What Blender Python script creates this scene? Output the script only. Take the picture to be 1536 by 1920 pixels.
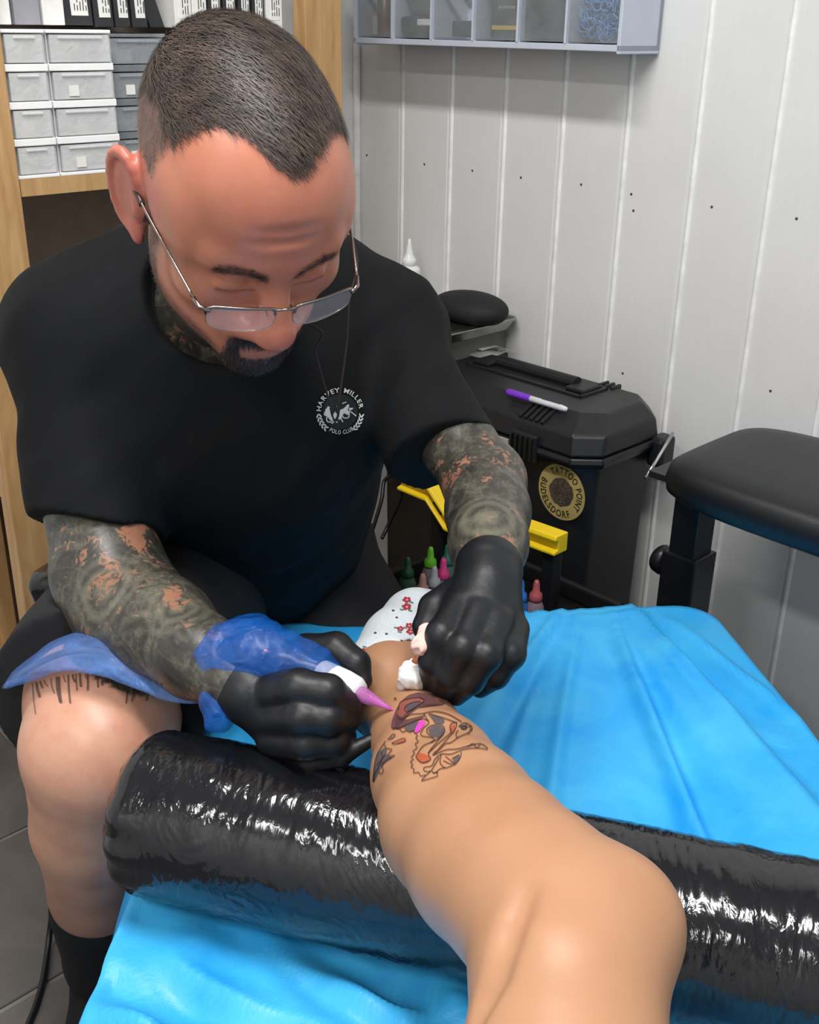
import bpy, bmesh, math, random
import numpy as np
from mathutils import Matrix, Vector
from mathutils.bvhtree import BVHTree

for _o in list(bpy.data.objects):
    bpy.data.objects.remove(_o)
SC = bpy.context.scene
COL = SC.collection
random.seed(7)
RNG = np.random.default_rng(7)

# ------------------------------------------------------------------ camera
HC = 1.30                       # height of the lens in the scene's own scale
FZ = 0.17                       # level of the floor
PITCH = math.radians(24.05)
ROLL = math.radians(0.9)
FPX = 2050.0                    # focal length in pixels of the 1536 x 1920 frame
cam_d = bpy.data.cameras.new('camera')
cam_d.sensor_fit = 'HORIZONTAL'
cam_d.sensor_width = 36.0
cam_d.lens = FPX / 1536.0 * 36.0
cam_d.clip_start = 0.02
cam_o = bpy.data.objects.new('camera', cam_d)
COL.objects.link(cam_o)
CAM_R = Matrix.Rotation(math.pi / 2 - PITCH, 3, 'X') @ Matrix.Rotation(ROLL, 3, 'Z')
cam_o.matrix_world = Matrix.Translation((0, 0, HC)) @ CAM_R.to_4x4()
SC.camera = cam_o
CR = np.array(CAM_R)
CP = np.array([0, 0, HC])

# ------------------------------------------------------------------ world, light, exposure
world = bpy.data.worlds.new('world')
world.use_nodes = True
world.node_tree.nodes['Background'].inputs[0].default_value = (0.8, 0.88, 1.0, 1)
world.node_tree.nodes['Background'].inputs[1].default_value = 0.0
SC.world = world
SC.view_settings.view_transform = 'Standard'
SC.view_settings.look = 'None'
SC.view_settings.gamma = 1.0
SC.view_settings.use_curve_mapping = False
SC.view_settings.exposure = 0.0

CEIL = 2.50
LAMP = (-0.06, 0.48)            # the long ceiling lamp over the work place, parallel to the panelled wall
FILL_LAMP = (-0.75, -0.62)          # unseen second lamp behind the camera, added as soft fill light
LAMP_ANG = math.atan2(-0.719, 0.695)
def ceiling_light(loc, watt, colour):
    l = bpy.data.lights.new('lamp_light', 'AREA')
    l.shape = 'RECTANGLE'
    l.size = 1.25
    l.size_y = 0.16
    l.energy = watt
    l.color = colour
    o = bpy.data.objects.new('lamp_light', l)
    o.location = (loc[0], loc[1], CEIL - 0.075)
    o.rotation_euler = (0, 0, LAMP_ANG)
    COL.objects.link(o)
    return o
ceiling_light(LAMP, 34.0, (1.0, 0.985, 0.975))
ceiling_light(FILL_LAMP, 22.0, (1.0, 0.985, 0.975))

# ------------------------------------------------------------------ helpers: places
def P(x, y, d):
    """world point seen at pixel (x, y) at depth d along the view axis"""
    c = np.array([(x - 768) / FPX * d, -(y - 960) / FPX * d, -d])
    return CR @ c + CP
def ray(x, y):
    c = np.array([(x - 768) / FPX, -(y - 960) / FPX, -1.0])
    v = CR @ c
    return v / np.linalg.norm(v)
def PZ(x, y, z):
    v = ray(x, y)
    return CP + v * ((z - HC) / v[2])
def depth(p):
    return -(CR.T @ (np.asarray(p) - CP))[2]
def S(x, y, d, r):
    """centre and radius: pixel, depth, radius in pixels there"""
    return (P(x, y, d), r * d / FPX)
def SZ(x, y, z, r):
    p = PZ(x, y, z)
    return (p, r * depth(p) / FPX)
# the room's corner and the directions of its two walls
CORNER = np.array([-0.113, 2.2425, 0.0])
UA = np.array([0.695, -0.719, 0.0]); UA /= np.linalg.norm(UA)
UB = np.array([UA[1], -UA[0], 0.0])
ROOM_ANG = math.atan2(UA[1], UA[0])
def R(a, b, z):
    return CORNER + UA * a + UB * b + np.array([0, 0, z])
def to_room(p):
    q = np.asarray(p) - CORNER
    return float(q @ UA), float(q @ UB), float(q[2])
def PN(x, y, b):
    """pixel on the vertical plane parallel to the right wall, b away from it"""
    v = ray(x, y)
    t = (b - (CP - CORNER) @ UB) / (v @ UB)
    return CP + v * t

# ------------------------------------------------------------------ helpers: objects
def wloc(o):
    v = np.zeros(3)
    while o is not None:
        v = v + np.array(o.location)
        o = o.parent
    return v
def thing(name, loc, label, cat, group=None):
    o = bpy.data.objects.new(name, None)
    COL.objects.link(o)
    o.empty_display_size = 0.05
    o.location = tuple(float(c) for c in loc)
    tag(o, label, cat, group)
    return o
def tag(o, label=None, cat=None, group=None, kind=None):
    if label: o['label'] = label
    if cat: o['category'] = cat
    if group: o['group'] = group
    if kind: o['kind'] = kind
    return o
def mesh_from(verts, faces, name='m', smooth=False):
    me = bpy.data.meshes.new(name)
    verts = np.asarray(verts, dtype=np.float32)
    if isinstance(faces, np.ndarray):
        n, k = faces.shape
        me.vertices.add(len(verts))
        me.vertices.foreach_set('co', verts.ravel())
        me.loops.add(n * k)
        me.loops.foreach_set('vertex_index', faces.astype(np.int32).ravel())
        me.polygons.add(n)
        me.polygons.foreach_set('loop_start', np.arange(0, n * k, k, dtype=np.int32))
        me.polygons.foreach_set('loop_total', np.full(n, k, dtype=np.int32))
        me.update(calc_edges=True)
        me.validate()
    else:
        me.from_pydata([tuple(map(float, v)) for v in verts], [], [list(f) for f in faces])
        me.update()
    if smooth:
        me.polygons.foreach_set('use_smooth', np.ones(len(me.polygons), dtype=bool))
    return me
def obj(name, verts, faces, mat, parent=None, smooth=False, bevel=0.0, subsurf=0, bseg=2, attrs=None, label=None, kind=None, structure=False):
    """one mesh object from world-space vertices; origin at its base (or at its parent's)"""
    verts = np.asarray(verts, dtype=np.float64)
    if parent is None:
        org = np.array([(verts[:, 0].min() + verts[:, 0].max()) / 2, (verts[:, 1].min() + verts[:, 1].max()) / 2, verts[:, 2].min()])
    else:
        org = wloc(parent)
    me = mesh_from(verts - org, faces, name, smooth)
    if attrs:
        for k, v in attrs.items():
            at = me.attributes.new(k, 'FLOAT', 'POINT')
            at.data.foreach_set('value', np.asarray(v, dtype=np.float32))
    o = bpy.data.objects.new(name, me)
    COL.objects.link(o)
    if mat is not None:
        for m in (mat if isinstance(mat, (list, tuple)) else [mat]):
            me.materials.append(m)
    if parent is None:
        o.location = tuple(org)
    else:
        o.parent = parent
    if bevel:
        b = o.modifiers.new('bevel', 'BEVEL'); b.width = bevel; b.segments = bseg; b.limit_method = 'ANGLE'
    if subsurf:
        s = o.modifiers.new('sub', 'SUBSURF'); s.levels = subsurf; s.render_levels = subsurf
    if label: o['label'] = label
    if kind: o['kind'] = kind
    if structure: o['kind'] = 'structure'
    return o
class MB:
    """collects shapes into one mesh"""
    def __init__(s): s.v = []; s.f = []
    def add(s, v, f):
        n = len(s.v)
        s.v += [tuple(map(float, p)) for p in v]
        s.f += [tuple(int(i) + n for i in q) for q in f]
        return s
    def hexa(s, c8): return s.add(c8, HEXF)
    def rbox(s, a0, a1, b0, b1, z0, z1):
        return s.hexa([R(a0, b0, z0), R(a1, b0, z0), R(a1, b1, z0), R(a0, b1, z0), R(a0, b0, z1), R(a1, b0, z1), R(a1, b1, z1), R(a0, b1, z1)])
    def wbox(s, x0, x1, y0, y1, z0, z1):
        return s.hexa([(x0, y0, z0), (x1, y0, z0), (x1, y1, z0), (x0, y1, z0), (x0, y0, z1), (x1, y0, z1), (x1, y1, z1), (x0, y1, z1)])
    def tube(s, pts, rad, n=10, closed=True):
        v, f = tube_geo(pts, rad, n, closed); return s.add(v, f)
    def lathe(s, base, prof, n=20, axis=(0, 0, 1)):
        v, f = lathe_geo(base, prof, n, axis); return s.add(v, f)
    def obj(s, name, mat, parent=None, **k):
        return obj(name, s.v, s.f, mat, parent, **k)
HEXF = [(0, 3, 2, 1), (4, 5, 6, 7), (0, 1, 5, 4), (1, 2, 6, 5), (2, 3, 7, 6), (3, 0, 4, 7)]
def frame_for(t, ref=np.array([0, 0, 1.0])):
    t = t / np.linalg.norm(t)
    if abs(t @ ref) > 0.95: ref = np.array([1.0, 0, 0])
    u = np.cross(ref, t); u /= np.linalg.norm(u)
    return u, np.cross(t, u)
def tube_geo(pts, rad, n=10, caps=True):
    pts = np.asarray(pts, dtype=float)
    m = len(pts)
    rad = np.broadcast_to(np.asarray(rad, dtype=float), (m,)) if np.ndim(rad) < 2 else rad
    T = np.gradient(pts, axis=0)
    u, w = frame_for(T[0])
    V = []
    for i in range(m):
        t = T[i] / (np.linalg.norm(T[i]) + 1e-12)
        u = u - t * (u @ t); u /= np.linalg.norm(u); w = np.cross(t, u)
        for k in range(n):
            a = 2 * math.pi * k / n
            V.append(pts[i] + rad[i] * (math.cos(a) * u + math.sin(a) * w))
    F = [(i * n + k, i * n + (k + 1) % n, (i + 1) * n + (k + 1) % n, (i + 1) * n + k) for i in range(m - 1) for k in range(n)]
    if caps:
        F.append(tuple(range(n - 1, -1, -1))); F.append(tuple((m - 1) * n + k for k in range(n)))
    return V, F
def lathe_geo(base, prof, n=20, axis=(0, 0, 1)):
    """prof: (radius, height) pairs from the bottom up, along axis"""
    ax = np.array(axis, float); ax = ax / np.linalg.norm(ax)
    u, w = frame_for(ax)
    base = np.asarray(base, float)
    V = []
    for (r, h) in prof:
        for k in range(n):
            a = 2 * math.pi * k / n
            V.append(base + ax * h + r * (math.cos(a) * u + math.sin(a) * w))
    m = len(prof)
    F = [(i * n + k, i * n + (k + 1) % n, (i + 1) * n + (k + 1) % n, (i + 1) * n + k) for i in range(m - 1) for k in range(n)]
    F.append(tuple(range(n - 1, -1, -1))); F.append(tuple((m - 1) * n + k for k in range(n)))
    return V, F
def smooth_path(pts, n=40):
    """Catmull-Rom through pts"""
    p = np.asarray(pts, float)
    q = np.vstack([2 * p[0] - p[1], p, 2 * p[-1] - p[-2]])
    out = []
    segs = len(p) - 1
    for t in np.linspace(0, segs - 1e-6, n):
        i = int(t); s = t - i
        a, b, c, d = q[i], q[i + 1], q[i + 2], q[i + 3]
        out.append(0.5 * (2 * b + (c - a) * s + (2 * a - 5 * b + 4 * c - d) * s * s + (3 * b - a - 3 * c + d) * s ** 3))
    return np.array(out)
def grid_faces(nu, nv, wrap_u=False):
    i, j = np.meshgrid(np.arange(nu if wrap_u else nu - 1), np.arange(nv - 1), indexing='ij')
    i2 = (i + 1) % nu
    return np.stack([i * nv + j, i2 * nv + j, i2 * nv + j + 1, i * nv + j + 1], -1).reshape(-1, 4)
def sines(p, scale, seed, n=7):
    """smooth pseudo-noise in about -1..1 : a sum of sines of random directions"""
    g = np.random.default_rng(seed)
    out = 0
    for i in range(n):
        k = g.normal(size=p.shape[-1]); k /= np.linalg.norm(k)
        out = out + np.sin((p @ k) * scale * g.uniform(0.6, 1.7) + g.uniform(0, 6.28))
    return out / math.sqrt(n)

# ------------------------------------------------------------------ helpers: solid fields for organic forms
class Field:
    def __init__(s, lo, hi, h):
        s.lo = np.asarray(lo, float); s.h = h
        s.n = np.ceil((np.asarray(hi, float) - s.lo) / h).astype(int) + 1
        s.F = np.full(s.n, 1.0, dtype=np.float32)
    def win(s, lo, hi):
        i0 = np.clip(np.floor((lo - s.lo) / s.h).astype(int), 0, s.n)
        i1 = np.clip(np.ceil((hi - s.lo) / s.h).astype(int) + 1, 0, s.n)
        sl = tuple(slice(a, b) for a, b in zip(i0, i1))
        ax = [s.lo[k] + s.h * np.arange(i0[k], i1[k]) for k in range(3)]
        G = np.stack(np.meshgrid(*ax, indexing='ij'), -1)
        return sl, G
    def put(s, fn, lo, hi, k=0.01, op='add'):
        m = k + 4 * s.h
        sl, G = s.win(np.asarray(lo) - m, np.asarray(hi) + m)
        if 0 in G.shape: return s
        d = fn(G)
        A = s.F[sl]
        if op == 'add':
            hh = np.maximum(k - np.abs(A - d), 0) / k
            s.F[sl] = np.minimum(A, d) - hh * hh * k * 0.25
        else:
            d = -d
            hh = np.maximum(k - np.abs(A - d), 0) / k
            s.F[sl] = np.maximum(A, d) + hh * hh * k * 0.25
        return s
    def cone(s, a, b, k=0.01, op='add', cut=None):
        (pa, ra), (pb, rb) = a, b
        pa = np.asarray(pa, float); pb = np.asarray(pb, float)
        def fn(G):
            d = cone_sdf(G, pa, ra, pb, rb)
            if cut is not None:
                d = np.maximum(d, (G - cut[0]) @ cut[1])
            return d
        lo = np.minimum(pa - ra, pb - rb); hi = np.maximum(pa + ra, pb + rb)
        return s.put(fn, lo, hi, k, op)
    def chain(s, items, k=0.01, op='add'):
        for a, b in zip(items[:-1], items[1:]): s.cone(a, b, k, op)
        return s
    def ball(s, c, r, k=0.01, op='add', rot=None):
        c = np.asarray(c, float); r = np.broadcast_to(np.asarray(r, float), (3,))
        M = np.eye(3) if rot is None else np.asarray(rot)
        def fn(G):
            q = (G - c) @ M
            k0 = np.linalg.norm(q / r, axis=-1); k1 = np.linalg.norm(q / (r * r), axis=-1) + 1e-9
            return k0 * (k0 - 1) / k1
        e = np.abs(M) @ r
        return s.put(fn, c - e, c + e, k, op)
    def mesh(s, smooth_it=0):
        v, f = surface_nets(s.F)
        if smooth_it: v = relax(v, f, smooth_it)
        return v * s.h + s.lo, f
def cone_sdf(G, pa, ra, pb, rb):
    ba = pb - pa
    L = ba @ ba + 1e-12
    t = np.clip(((G - pa) @ ba) / L, 0, 1)
    q = G - pa - t[..., None] * ba
    return np.sqrt((q * q).sum(-1)) - (ra + t * (rb - ra))
def surface_nets(F):
    nx, ny, nz = F.shape
    ins = F < 0
    c = np.zeros((nx - 1, ny - 1, nz - 1), np.int8)
    for dx in (0, 1):
        for dy in (0, 1):
            for dz in (0, 1):
                c += ins[dx:nx - 1 + dx, dy:ny - 1 + dy, dz:nz - 1 + dz]
    act = (c > 0) & (c < 8)
    I = np.argwhere(act)
    idx = np.full(act.shape, -1, np.int32)
    idx[act] = np.arange(len(I))
    corners = {}
    for dx in (0, 1):
        for dy in (0, 1):
            for dz in (0, 1):
                corners[(dx, dy, dz)] = F[I[:, 0] + dx, I[:, 1] + dy, I[:, 2] + dz]
    acc = np.zeros((len(I), 3)); cnt = np.zeros(len(I))
    ks = list(corners)
    for p in ks:
        for q in ks:
            if sum(q) == sum(p) + 1 and all(b >= a for a, b in zip(p, q)):
                a = corners[p]; b = corners[q]
                m = (a < 0) != (b < 0)
                t = np.where(m, a / np.where(m, a - b, 1), 0)
                pos = np.array(p)[None] + t[:, None] * (np.array(q) - np.array(p))[None]
                acc += np.where(m[:, None], pos, 0); cnt += m
    V = I + acc / cnt[:, None]
    quads = []
    for ax in range(3):
        sl0 = [slice(None)] * 3; sl1 = [slice(None)] * 3
        sl0[ax] = slice(0, -1); sl1[ax] = slice(1, None)
        A = ins[tuple(sl0)]; B = ins[tuple(sl1)]
        E = np.argwhere(A != B)
        o1, o2 = [k for k in range(3) if k != ax]
        ok = (E[:, o1] > 0) & (E[:, o2] > 0) & (E[:, o1] < F.shape[o1] - 1) & (E[:, o2] < F.shape[o2] - 1)
        E = E[ok]
        def cell(s1, s2):
            e = E.copy(); e[:, o1] -= s1; e[:, o2] -= s2
            return idx[e[:, 0], e[:, 1], e[:, 2]]
        q = np.stack([cell(0, 0), cell(1, 0), cell(1, 1), cell(0, 1)], -1)
        inside = A[E[:, 0], E[:, 1], E[:, 2]]
        nn = np.cross(V[q[:, 2]] - V[q[:, 0]], V[q[:, 3]] - V[q[:, 1]])[:, ax]
        bad = (nn > 0) != inside
        q[bad] = q[bad][:, ::-1]
        quads.append(q)
    return V, np.concatenate(quads)
def relax(v, f, it, w=0.5):
    n = len(v)
    e = np.concatenate([f[:, [0, 1]], f[:, [1, 2]], f[:, [2, 3]], f[:, [3, 0]]])
    deg = np.bincount(e[:, 0], minlength=n) + np.bincount(e[:, 1], minlength=n)
    for _ in range(it):
        s = np.zeros_like(v)
        for k in range(3):
            s[:, k] = np.bincount(e[:, 0], v[e[:, 1], k], n) + np.bincount(e[:, 1], v[e[:, 0], k], n)
        v = v * (1 - w) + w * s / np.maximum(deg, 1)[:, None]
    return v
def vnormals(v, f):
    n = np.cross(v[f[:, 2]] - v[f[:, 0]], v[f[:, 3]] - v[f[:, 1]])
    out = np.zeros_like(v)
    for k in range(4):
        for c in range(3):
            out[:, c] += np.bincount(f[:, k], n[:, c], len(v))
    return out / (np.linalg.norm(out, axis=1)[:, None] + 1e-12)
def bvh_of(v, f):
    return BVHTree.FromPolygons([tuple(p) for p in v.tolist()], f.tolist(), all_triangles=False)
def hit(bvh, x, y, lift=0.0005):
    """the first point of a surface seen at a pixel, lifted off it a little"""
    d = ray(x, y)
    loc, nor, i, t = bvh.ray_cast(Vector(CP), Vector(d))
    if loc is None: return None
    n = np.array(nor)
    if n @ d > 0: n = -n
    return np.array(loc) + n * lift, n

# ------------------------------------------------------------------ helpers: materials
def lin(c):
    """sRGB 0-255 to linear"""
    out = []
    for x in c:
        x = x / 255.0
        out.append(x / 12.92 if x <= 0.04045 else ((x + 0.055) / 1.055) ** 2.4)
    return (*out, 1.0)
class NT:
    def __init__(s, name):
        s.m = bpy.data.materials.new(name); s.m.use_nodes = True
        s.t = s.m.node_tree
        s.b = s.t.nodes['Principled BSDF']
        s.out = s.t.nodes['Material Output']
        s._tc = None
    def n(s, kind, **inp):
        nd = s.t.nodes.new(kind)
        for k, v in inp.items():
            if k in nd.inputs.keys(): s.put(nd.inputs[k], v)
            else: setattr(nd, k, v)
        return nd
    def put(s, sock, v):
        if isinstance(v, bpy.types.NodeSocket): s.t.links.new(v, sock)
        else: sock.default_value = v
    def tc(s, scale=(1, 1, 1), rot=(0, 0, 0)):
        if s._tc is None: s._tc = s.t.nodes.new('ShaderNodeTexCoord')
        mp = s.t.nodes.new('ShaderNodeMapping')
        mp.inputs['Scale'].default_value = scale; mp.inputs['Rotation'].default_value = rot
        s.t.links.new(s._tc.outputs['Object'], mp.inputs['Vector'])
        return mp.outputs[0]
    def noise(s, scale, detail=4, rough=0.55, vec=None, dist=0.0):
        nd = s.n('ShaderNodeTexNoise', Scale=scale, Detail=detail, Roughness=rough, Distortion=dist)
        s.t.links.new(vec if vec is not None else s.tc(), nd.inputs['Vector'])
        return nd.outputs['Fac']
    def ramp(s, fac, stops):
        r = s.t.nodes.new('ShaderNodeValToRGB')
        e = r.color_ramp.elements
        while len(e) < len(stops): e.new(0.5)
        for k, (p, c) in enumerate(stops):
            e[k].position = p
            e[k].color = c if len(c) == 4 else (*c, 1)
        s.t.links.new(fac, r.inputs[0])
        return r.outputs[0]
    def mix(s, fac, a, b, blend='MIX'):
        nd = s.t.nodes.new('ShaderNodeMix'); nd.data_type = 'RGBA'; nd.blend_type = blend
        s.put(nd.inputs[0], fac); s.put(nd.inputs[6], a); s.put(nd.inputs[7], b)
        return nd.outputs[2]
    def math(s, op, a, b=0.0, c=0.0):
        nd = s.t.nodes.new('ShaderNodeMath'); nd.operation = op
        s.put(nd.inputs[0], a); s.put(nd.inputs[1], b); s.put(nd.inputs[2], c)
        return nd.outputs[0]
    def attr(s, name):
        nd = s.t.nodes.new('ShaderNodeAttribute'); nd.attribute_name = name
        return nd.outputs['Fac']
    def bump(s, h, strength=0.3, dist=0.002):
        nd = s.n('ShaderNodeBump', Strength=strength, Distance=dist, Height=h)
        s.t.links.new(nd.outputs[0], s.b.inputs['Normal'])
        return nd
    def set(s, **k):
        names = {'col': 'Base Color', 'rough': 'Roughness', 'metal': 'Metallic', 'trans': 'Transmission Weight', 'ior': 'IOR', 'alpha': 'Alpha',
                 'sss': 'Subsurface Weight', 'spec': 'Specular IOR Level', 'coat': 'Coat Weight', 'sheen': 'Sheen Weight', 'emit': 'Emission Color', 'estr': 'Emission Strength'}
        for a, v in k.items(): s.put(s.b.inputs[names[a]], v)
        return s
MATS = {}
def plain(name, col, rough=0.5, metal=0.0, var=0.12, scale=30.0, bump=0.0, bdist=0.001, **k):
    """a flat colour with a little uneven wear"""
    if name in MATS: return MATS[name]
    t = NT(name)
    c = lin(col)
    d = tuple(x * (1 - var) for x in c[:3]) + (1,)
    e = tuple(min(1, x * (1 + var)) for x in c[:3]) + (1,)
    nz = t.noise(scale)
    t.set(col=t.ramp(nz, [(0.3, d), (0.7, e)]), rough=rough, metal=metal, **k)
    if bump: t.bump(t.noise(scale * 4), bump, bdist)
    MATS[name] = t.m
    return t.m
def film(name, col, opacity, rough=0.2, ior=1.3):
    """thin plastic film: partly see-through"""
    if name in MATS: return MATS[name]
    t = NT(name)
    nz = t.noise(25)
    t.set(col=lin(col), rough=rough, alpha=t.math('MULTIPLY_ADD', nz, 0.25, opacity - 0.12), ior=ior)
    t.bump(t.noise(60, dist=1.0), 0.5, 0.003)
    MATS[name] = t.m
    return t.m
# ================================================================== THE ROOM
ROOM_A, ROOM_B = 3.2, 3.0
GROOVE0, GROOVE = 0.1286, 0.1264
def m_wall():
    t = NT('panel_paint')
    nz = t.noise(6)
    fine = t.noise(220, vec=t.tc((1, 1, 0.06)))
    c = t.ramp(nz, [(0.3, lin((224, 224, 222))), (0.7, lin((231, 231, 229)))])
    c = t.mix(t.math('MULTIPLY', fine, 0.12), c, lin((168, 168, 166)))
    t.set(col=c, rough=0.55)
    t.bump(fine, 0.12, 0.0006)
    return t.m
M_PANEL = m_wall()
M_BEAD = plain('bead_white', (244, 244, 241), 0.4)
M_PLASTER = plain('wall_paint', (226, 226, 224), 0.7, var=0.05)
M_CEIL = plain('ceiling_paint', (225, 225, 223), 0.8, var=0.04)
M_GROUT = plain('grout', (120, 116, 112), 0.9)
def m_tile():
    t = NT('slate_tile')
    info = t.t.nodes.new('ShaderNodeObjectInfo')
    nz = t.noise(7, 6, 0.6, dist=0.6)
    c = t.ramp(nz, [(0.25, lin((72, 68, 66))), (0.55, lin((94, 90, 87))), (0.8, lin((112, 107, 103)))])
    c = t.mix(t.math('MULTIPLY', info.outputs['Random'], 0.25), c, lin((84, 76, 70)))
    t.set(col=c, rough=0.55)
    t.bump(t.noise(14, 6), 0.25, 0.003)
    return t.m
M_TILE = m_tile()
def m_wood(name, dark, light, rough=0.5):
    t = NT(name)
    v = t.tc((1, 1, 0.12))
    nz = t.noise(38, 5, 0.6, vec=v, dist=1.2)
    t.set(col=t.ramp(nz, [(0.3, lin(dark)), (0.72, lin(light))]), rough=rough)
    t.bump(nz, 0.15, 0.001)
    return t.m
M_WOOD = m_wood('pale_pine', (172, 130, 82), (205, 168, 118))

# floor: a slab with a real tile for every tile
floor = MB().rbox(-0.02, ROOM_A, -0.02, ROOM_B, FZ - 0.05, FZ - 0.004).obj('floor', M_GROUT, structure=True)
TS = 0.298
tile_me = None
na = range(-1, int(ROOM_A / TS) + 2)
for i in na:
    for j in range(-3, int(ROOM_B / TS) - 1):
        a0, b0 = 0.334 + TS * (i - 1), 0.888 + TS * j
        a1, b1 = min(a0 + TS, ROOM_A) - 0.004, min(b0 + TS, ROOM_B) - 0.004
        a0, b0 = max(a0, 0) + 0.004, max(b0, 0) + 0.004
        if a1 - a0 < 0.03 or b1 - b0 < 0.03: continue
        MB().rbox(a0, a1, b0, b1, FZ - 0.006, FZ).obj('tile', M_TILE, floor, bevel=0.0015, bseg=1)
MB().rbox(-0.02, ROOM_A, -0.02, ROOM_B, CEIL, CEIL + 0.05).obj('ceiling', M_CEIL, structure=True)
# the panelled wall: every board its own piece, with a rounded bead in each joint
wall_r = MB().rbox(-0.05, ROOM_A, -0.06, -0.012, 0, CEIL).obj('wall_right', M_PLASTER, structure=True)
def panel_profile(a0, a1):
    e = 0.006
    pr = [(a0, -0.012), (a0, -0.004), (a0 + e * .6, 0.0), (a1 - e * 1.8, 0.0), (a1 - e * 1.2, -0.003)]
    pr += [(a1, -0.004), (a1, -0.012)]
    return pr
def panel(a0, a1):
    pr = panel_profile(a0, a1)
    n = len(pr)
    v = [R(a, b, 0.0) for a, b in pr] + [R(a, b, CEIL) for a, b in pr]
    f = [(k, k + 1, n + k + 1, n + k) for k in range(n - 1)] + [tuple(range(n, 2 * n)), tuple(range(n - 1, -1, -1))]
    return obj('panel', v, f, M_PANEL, wall_r)
edges = [0.004, GROOVE0]
while edges[-1] < ROOM_A: edges.append(edges[-1] + GROOVE)
for e0, e1 in zip(edges[:-1], edges[1:]):
    panel(e0, e1)
    pr = [(e1 - .0046 * math.cos(math.pi * k / 6), -.002 + .0052 * math.sin(math.pi * k / 6)) for k in range(7)]
    v = [R(a, b, 0.0) for a, b in pr] + [R(a, b, CEIL) for a, b in pr]
    obj('bead_strip', v, [(k, k + 1, 8 + k, 7 + k) for k in range(6)], M_BEAD, wall_r, smooth=True)
M_NAIL = plain('nail_dark', (70, 66, 62), 0.6)
for (x, y) in [(688, 291), (796, 308), (886, 320), (977, 333), (1090, 346), (1184, 364), (1188, 395), (1335, 388), (1494, 410), (1168, 700), (1445, 733)]:
    a, b, z = to_room(PN(x, y, 0.0))
    v, f = lathe_geo(R(a, -0.0008, z), [(0.0022, 0), (0.0022, 0.0012), (0.0012, 0.0018)], 8, UB)
    obj('nail_head', v, f, M_NAIL, wall_r)
MB().rbox(-0.06, -0.0, -0.05, ROOM_B, 0, CEIL).obj('wall_back', M_PLASTER, structure=True)
MB().rbox(ROOM_A, ROOM_A + .05, -0.05, ROOM_B, 0, CEIL).obj('wall_front', M_PLASTER, structure=True)
MB().rbox(-0.05, ROOM_A + .05, ROOM_B, ROOM_B + .05, 0, CEIL).obj('wall_left', M_PLASTER, structure=True)
v, f = tube_geo([R(0.006, 0.006, 0.0), R(0.006, 0.006, CEIL)], 0.007, 10)
obj('trim_1', v, f, M_BEAD, structure=True, smooth=True)

# ceiling lamps
M_LAMPW = plain('lamp_housing', (235, 235, 235), 0.4)
for k, (lx, ly) in enumerate((LAMP, FILL_LAMP)):
    t = thing('ceiling_lamp', (lx, ly, CEIL - 0.07), ['long white ceiling lamp above the treatment table', 'unseen ceiling lamp added behind the camera as fill light'][k], 'lamp', 'long ceiling lamps')
    la_, lb_, _ = to_room((lx, ly, 0))
    MB().rbox(la_ - .66, la_ + .66, lb_ - .11, lb_ + .11, CEIL - .07, CEIL - .001).obj('housing', M_LAMPW, t, bevel=.006)

# ================================================================== THE WOODEN SHELF AND WHAT STANDS ON IT
SA = 0.26                                   # the shelf's front plane
t = thing('shelf_unit', R(0.13, 0.55, FZ), 'tall pale pine shelf unit holding clear drawers in the corner', 'shelf')
for b0, b1 in ((0.258, 0.332), (0.817, 0.893)):
    MB().rbox(SA - 0.03, SA, b0, b1, FZ, 1.95).obj('post', M_WOOD, t, bevel=0.002)
    MB().rbox(0.0, 0.03, b0, b1, FZ, 1.95).obj('post', M_WOOD, t, bevel=0.002)
BT = 1.105                                  # top of the board below the drawers
for z in (0.27, 0.68, BT, 1.62):
    MB().rbox(0.012, SA - 0.031, 0.262, 0.889, z - 0.02, z).obj('board', M_WOOD, t)
    MB().rbox(SA - 0.0305, SA - 0.004, 0.334, 0.815, z - 0.022, z).obj('front_rail', M_WOOD, t)
MB().rbox(0.002, 0.011, 0.27, 0.88, 0.2, 1.95).obj('back_panel', plain('dark_board', (120, 110, 100), 0.7), t)
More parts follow.
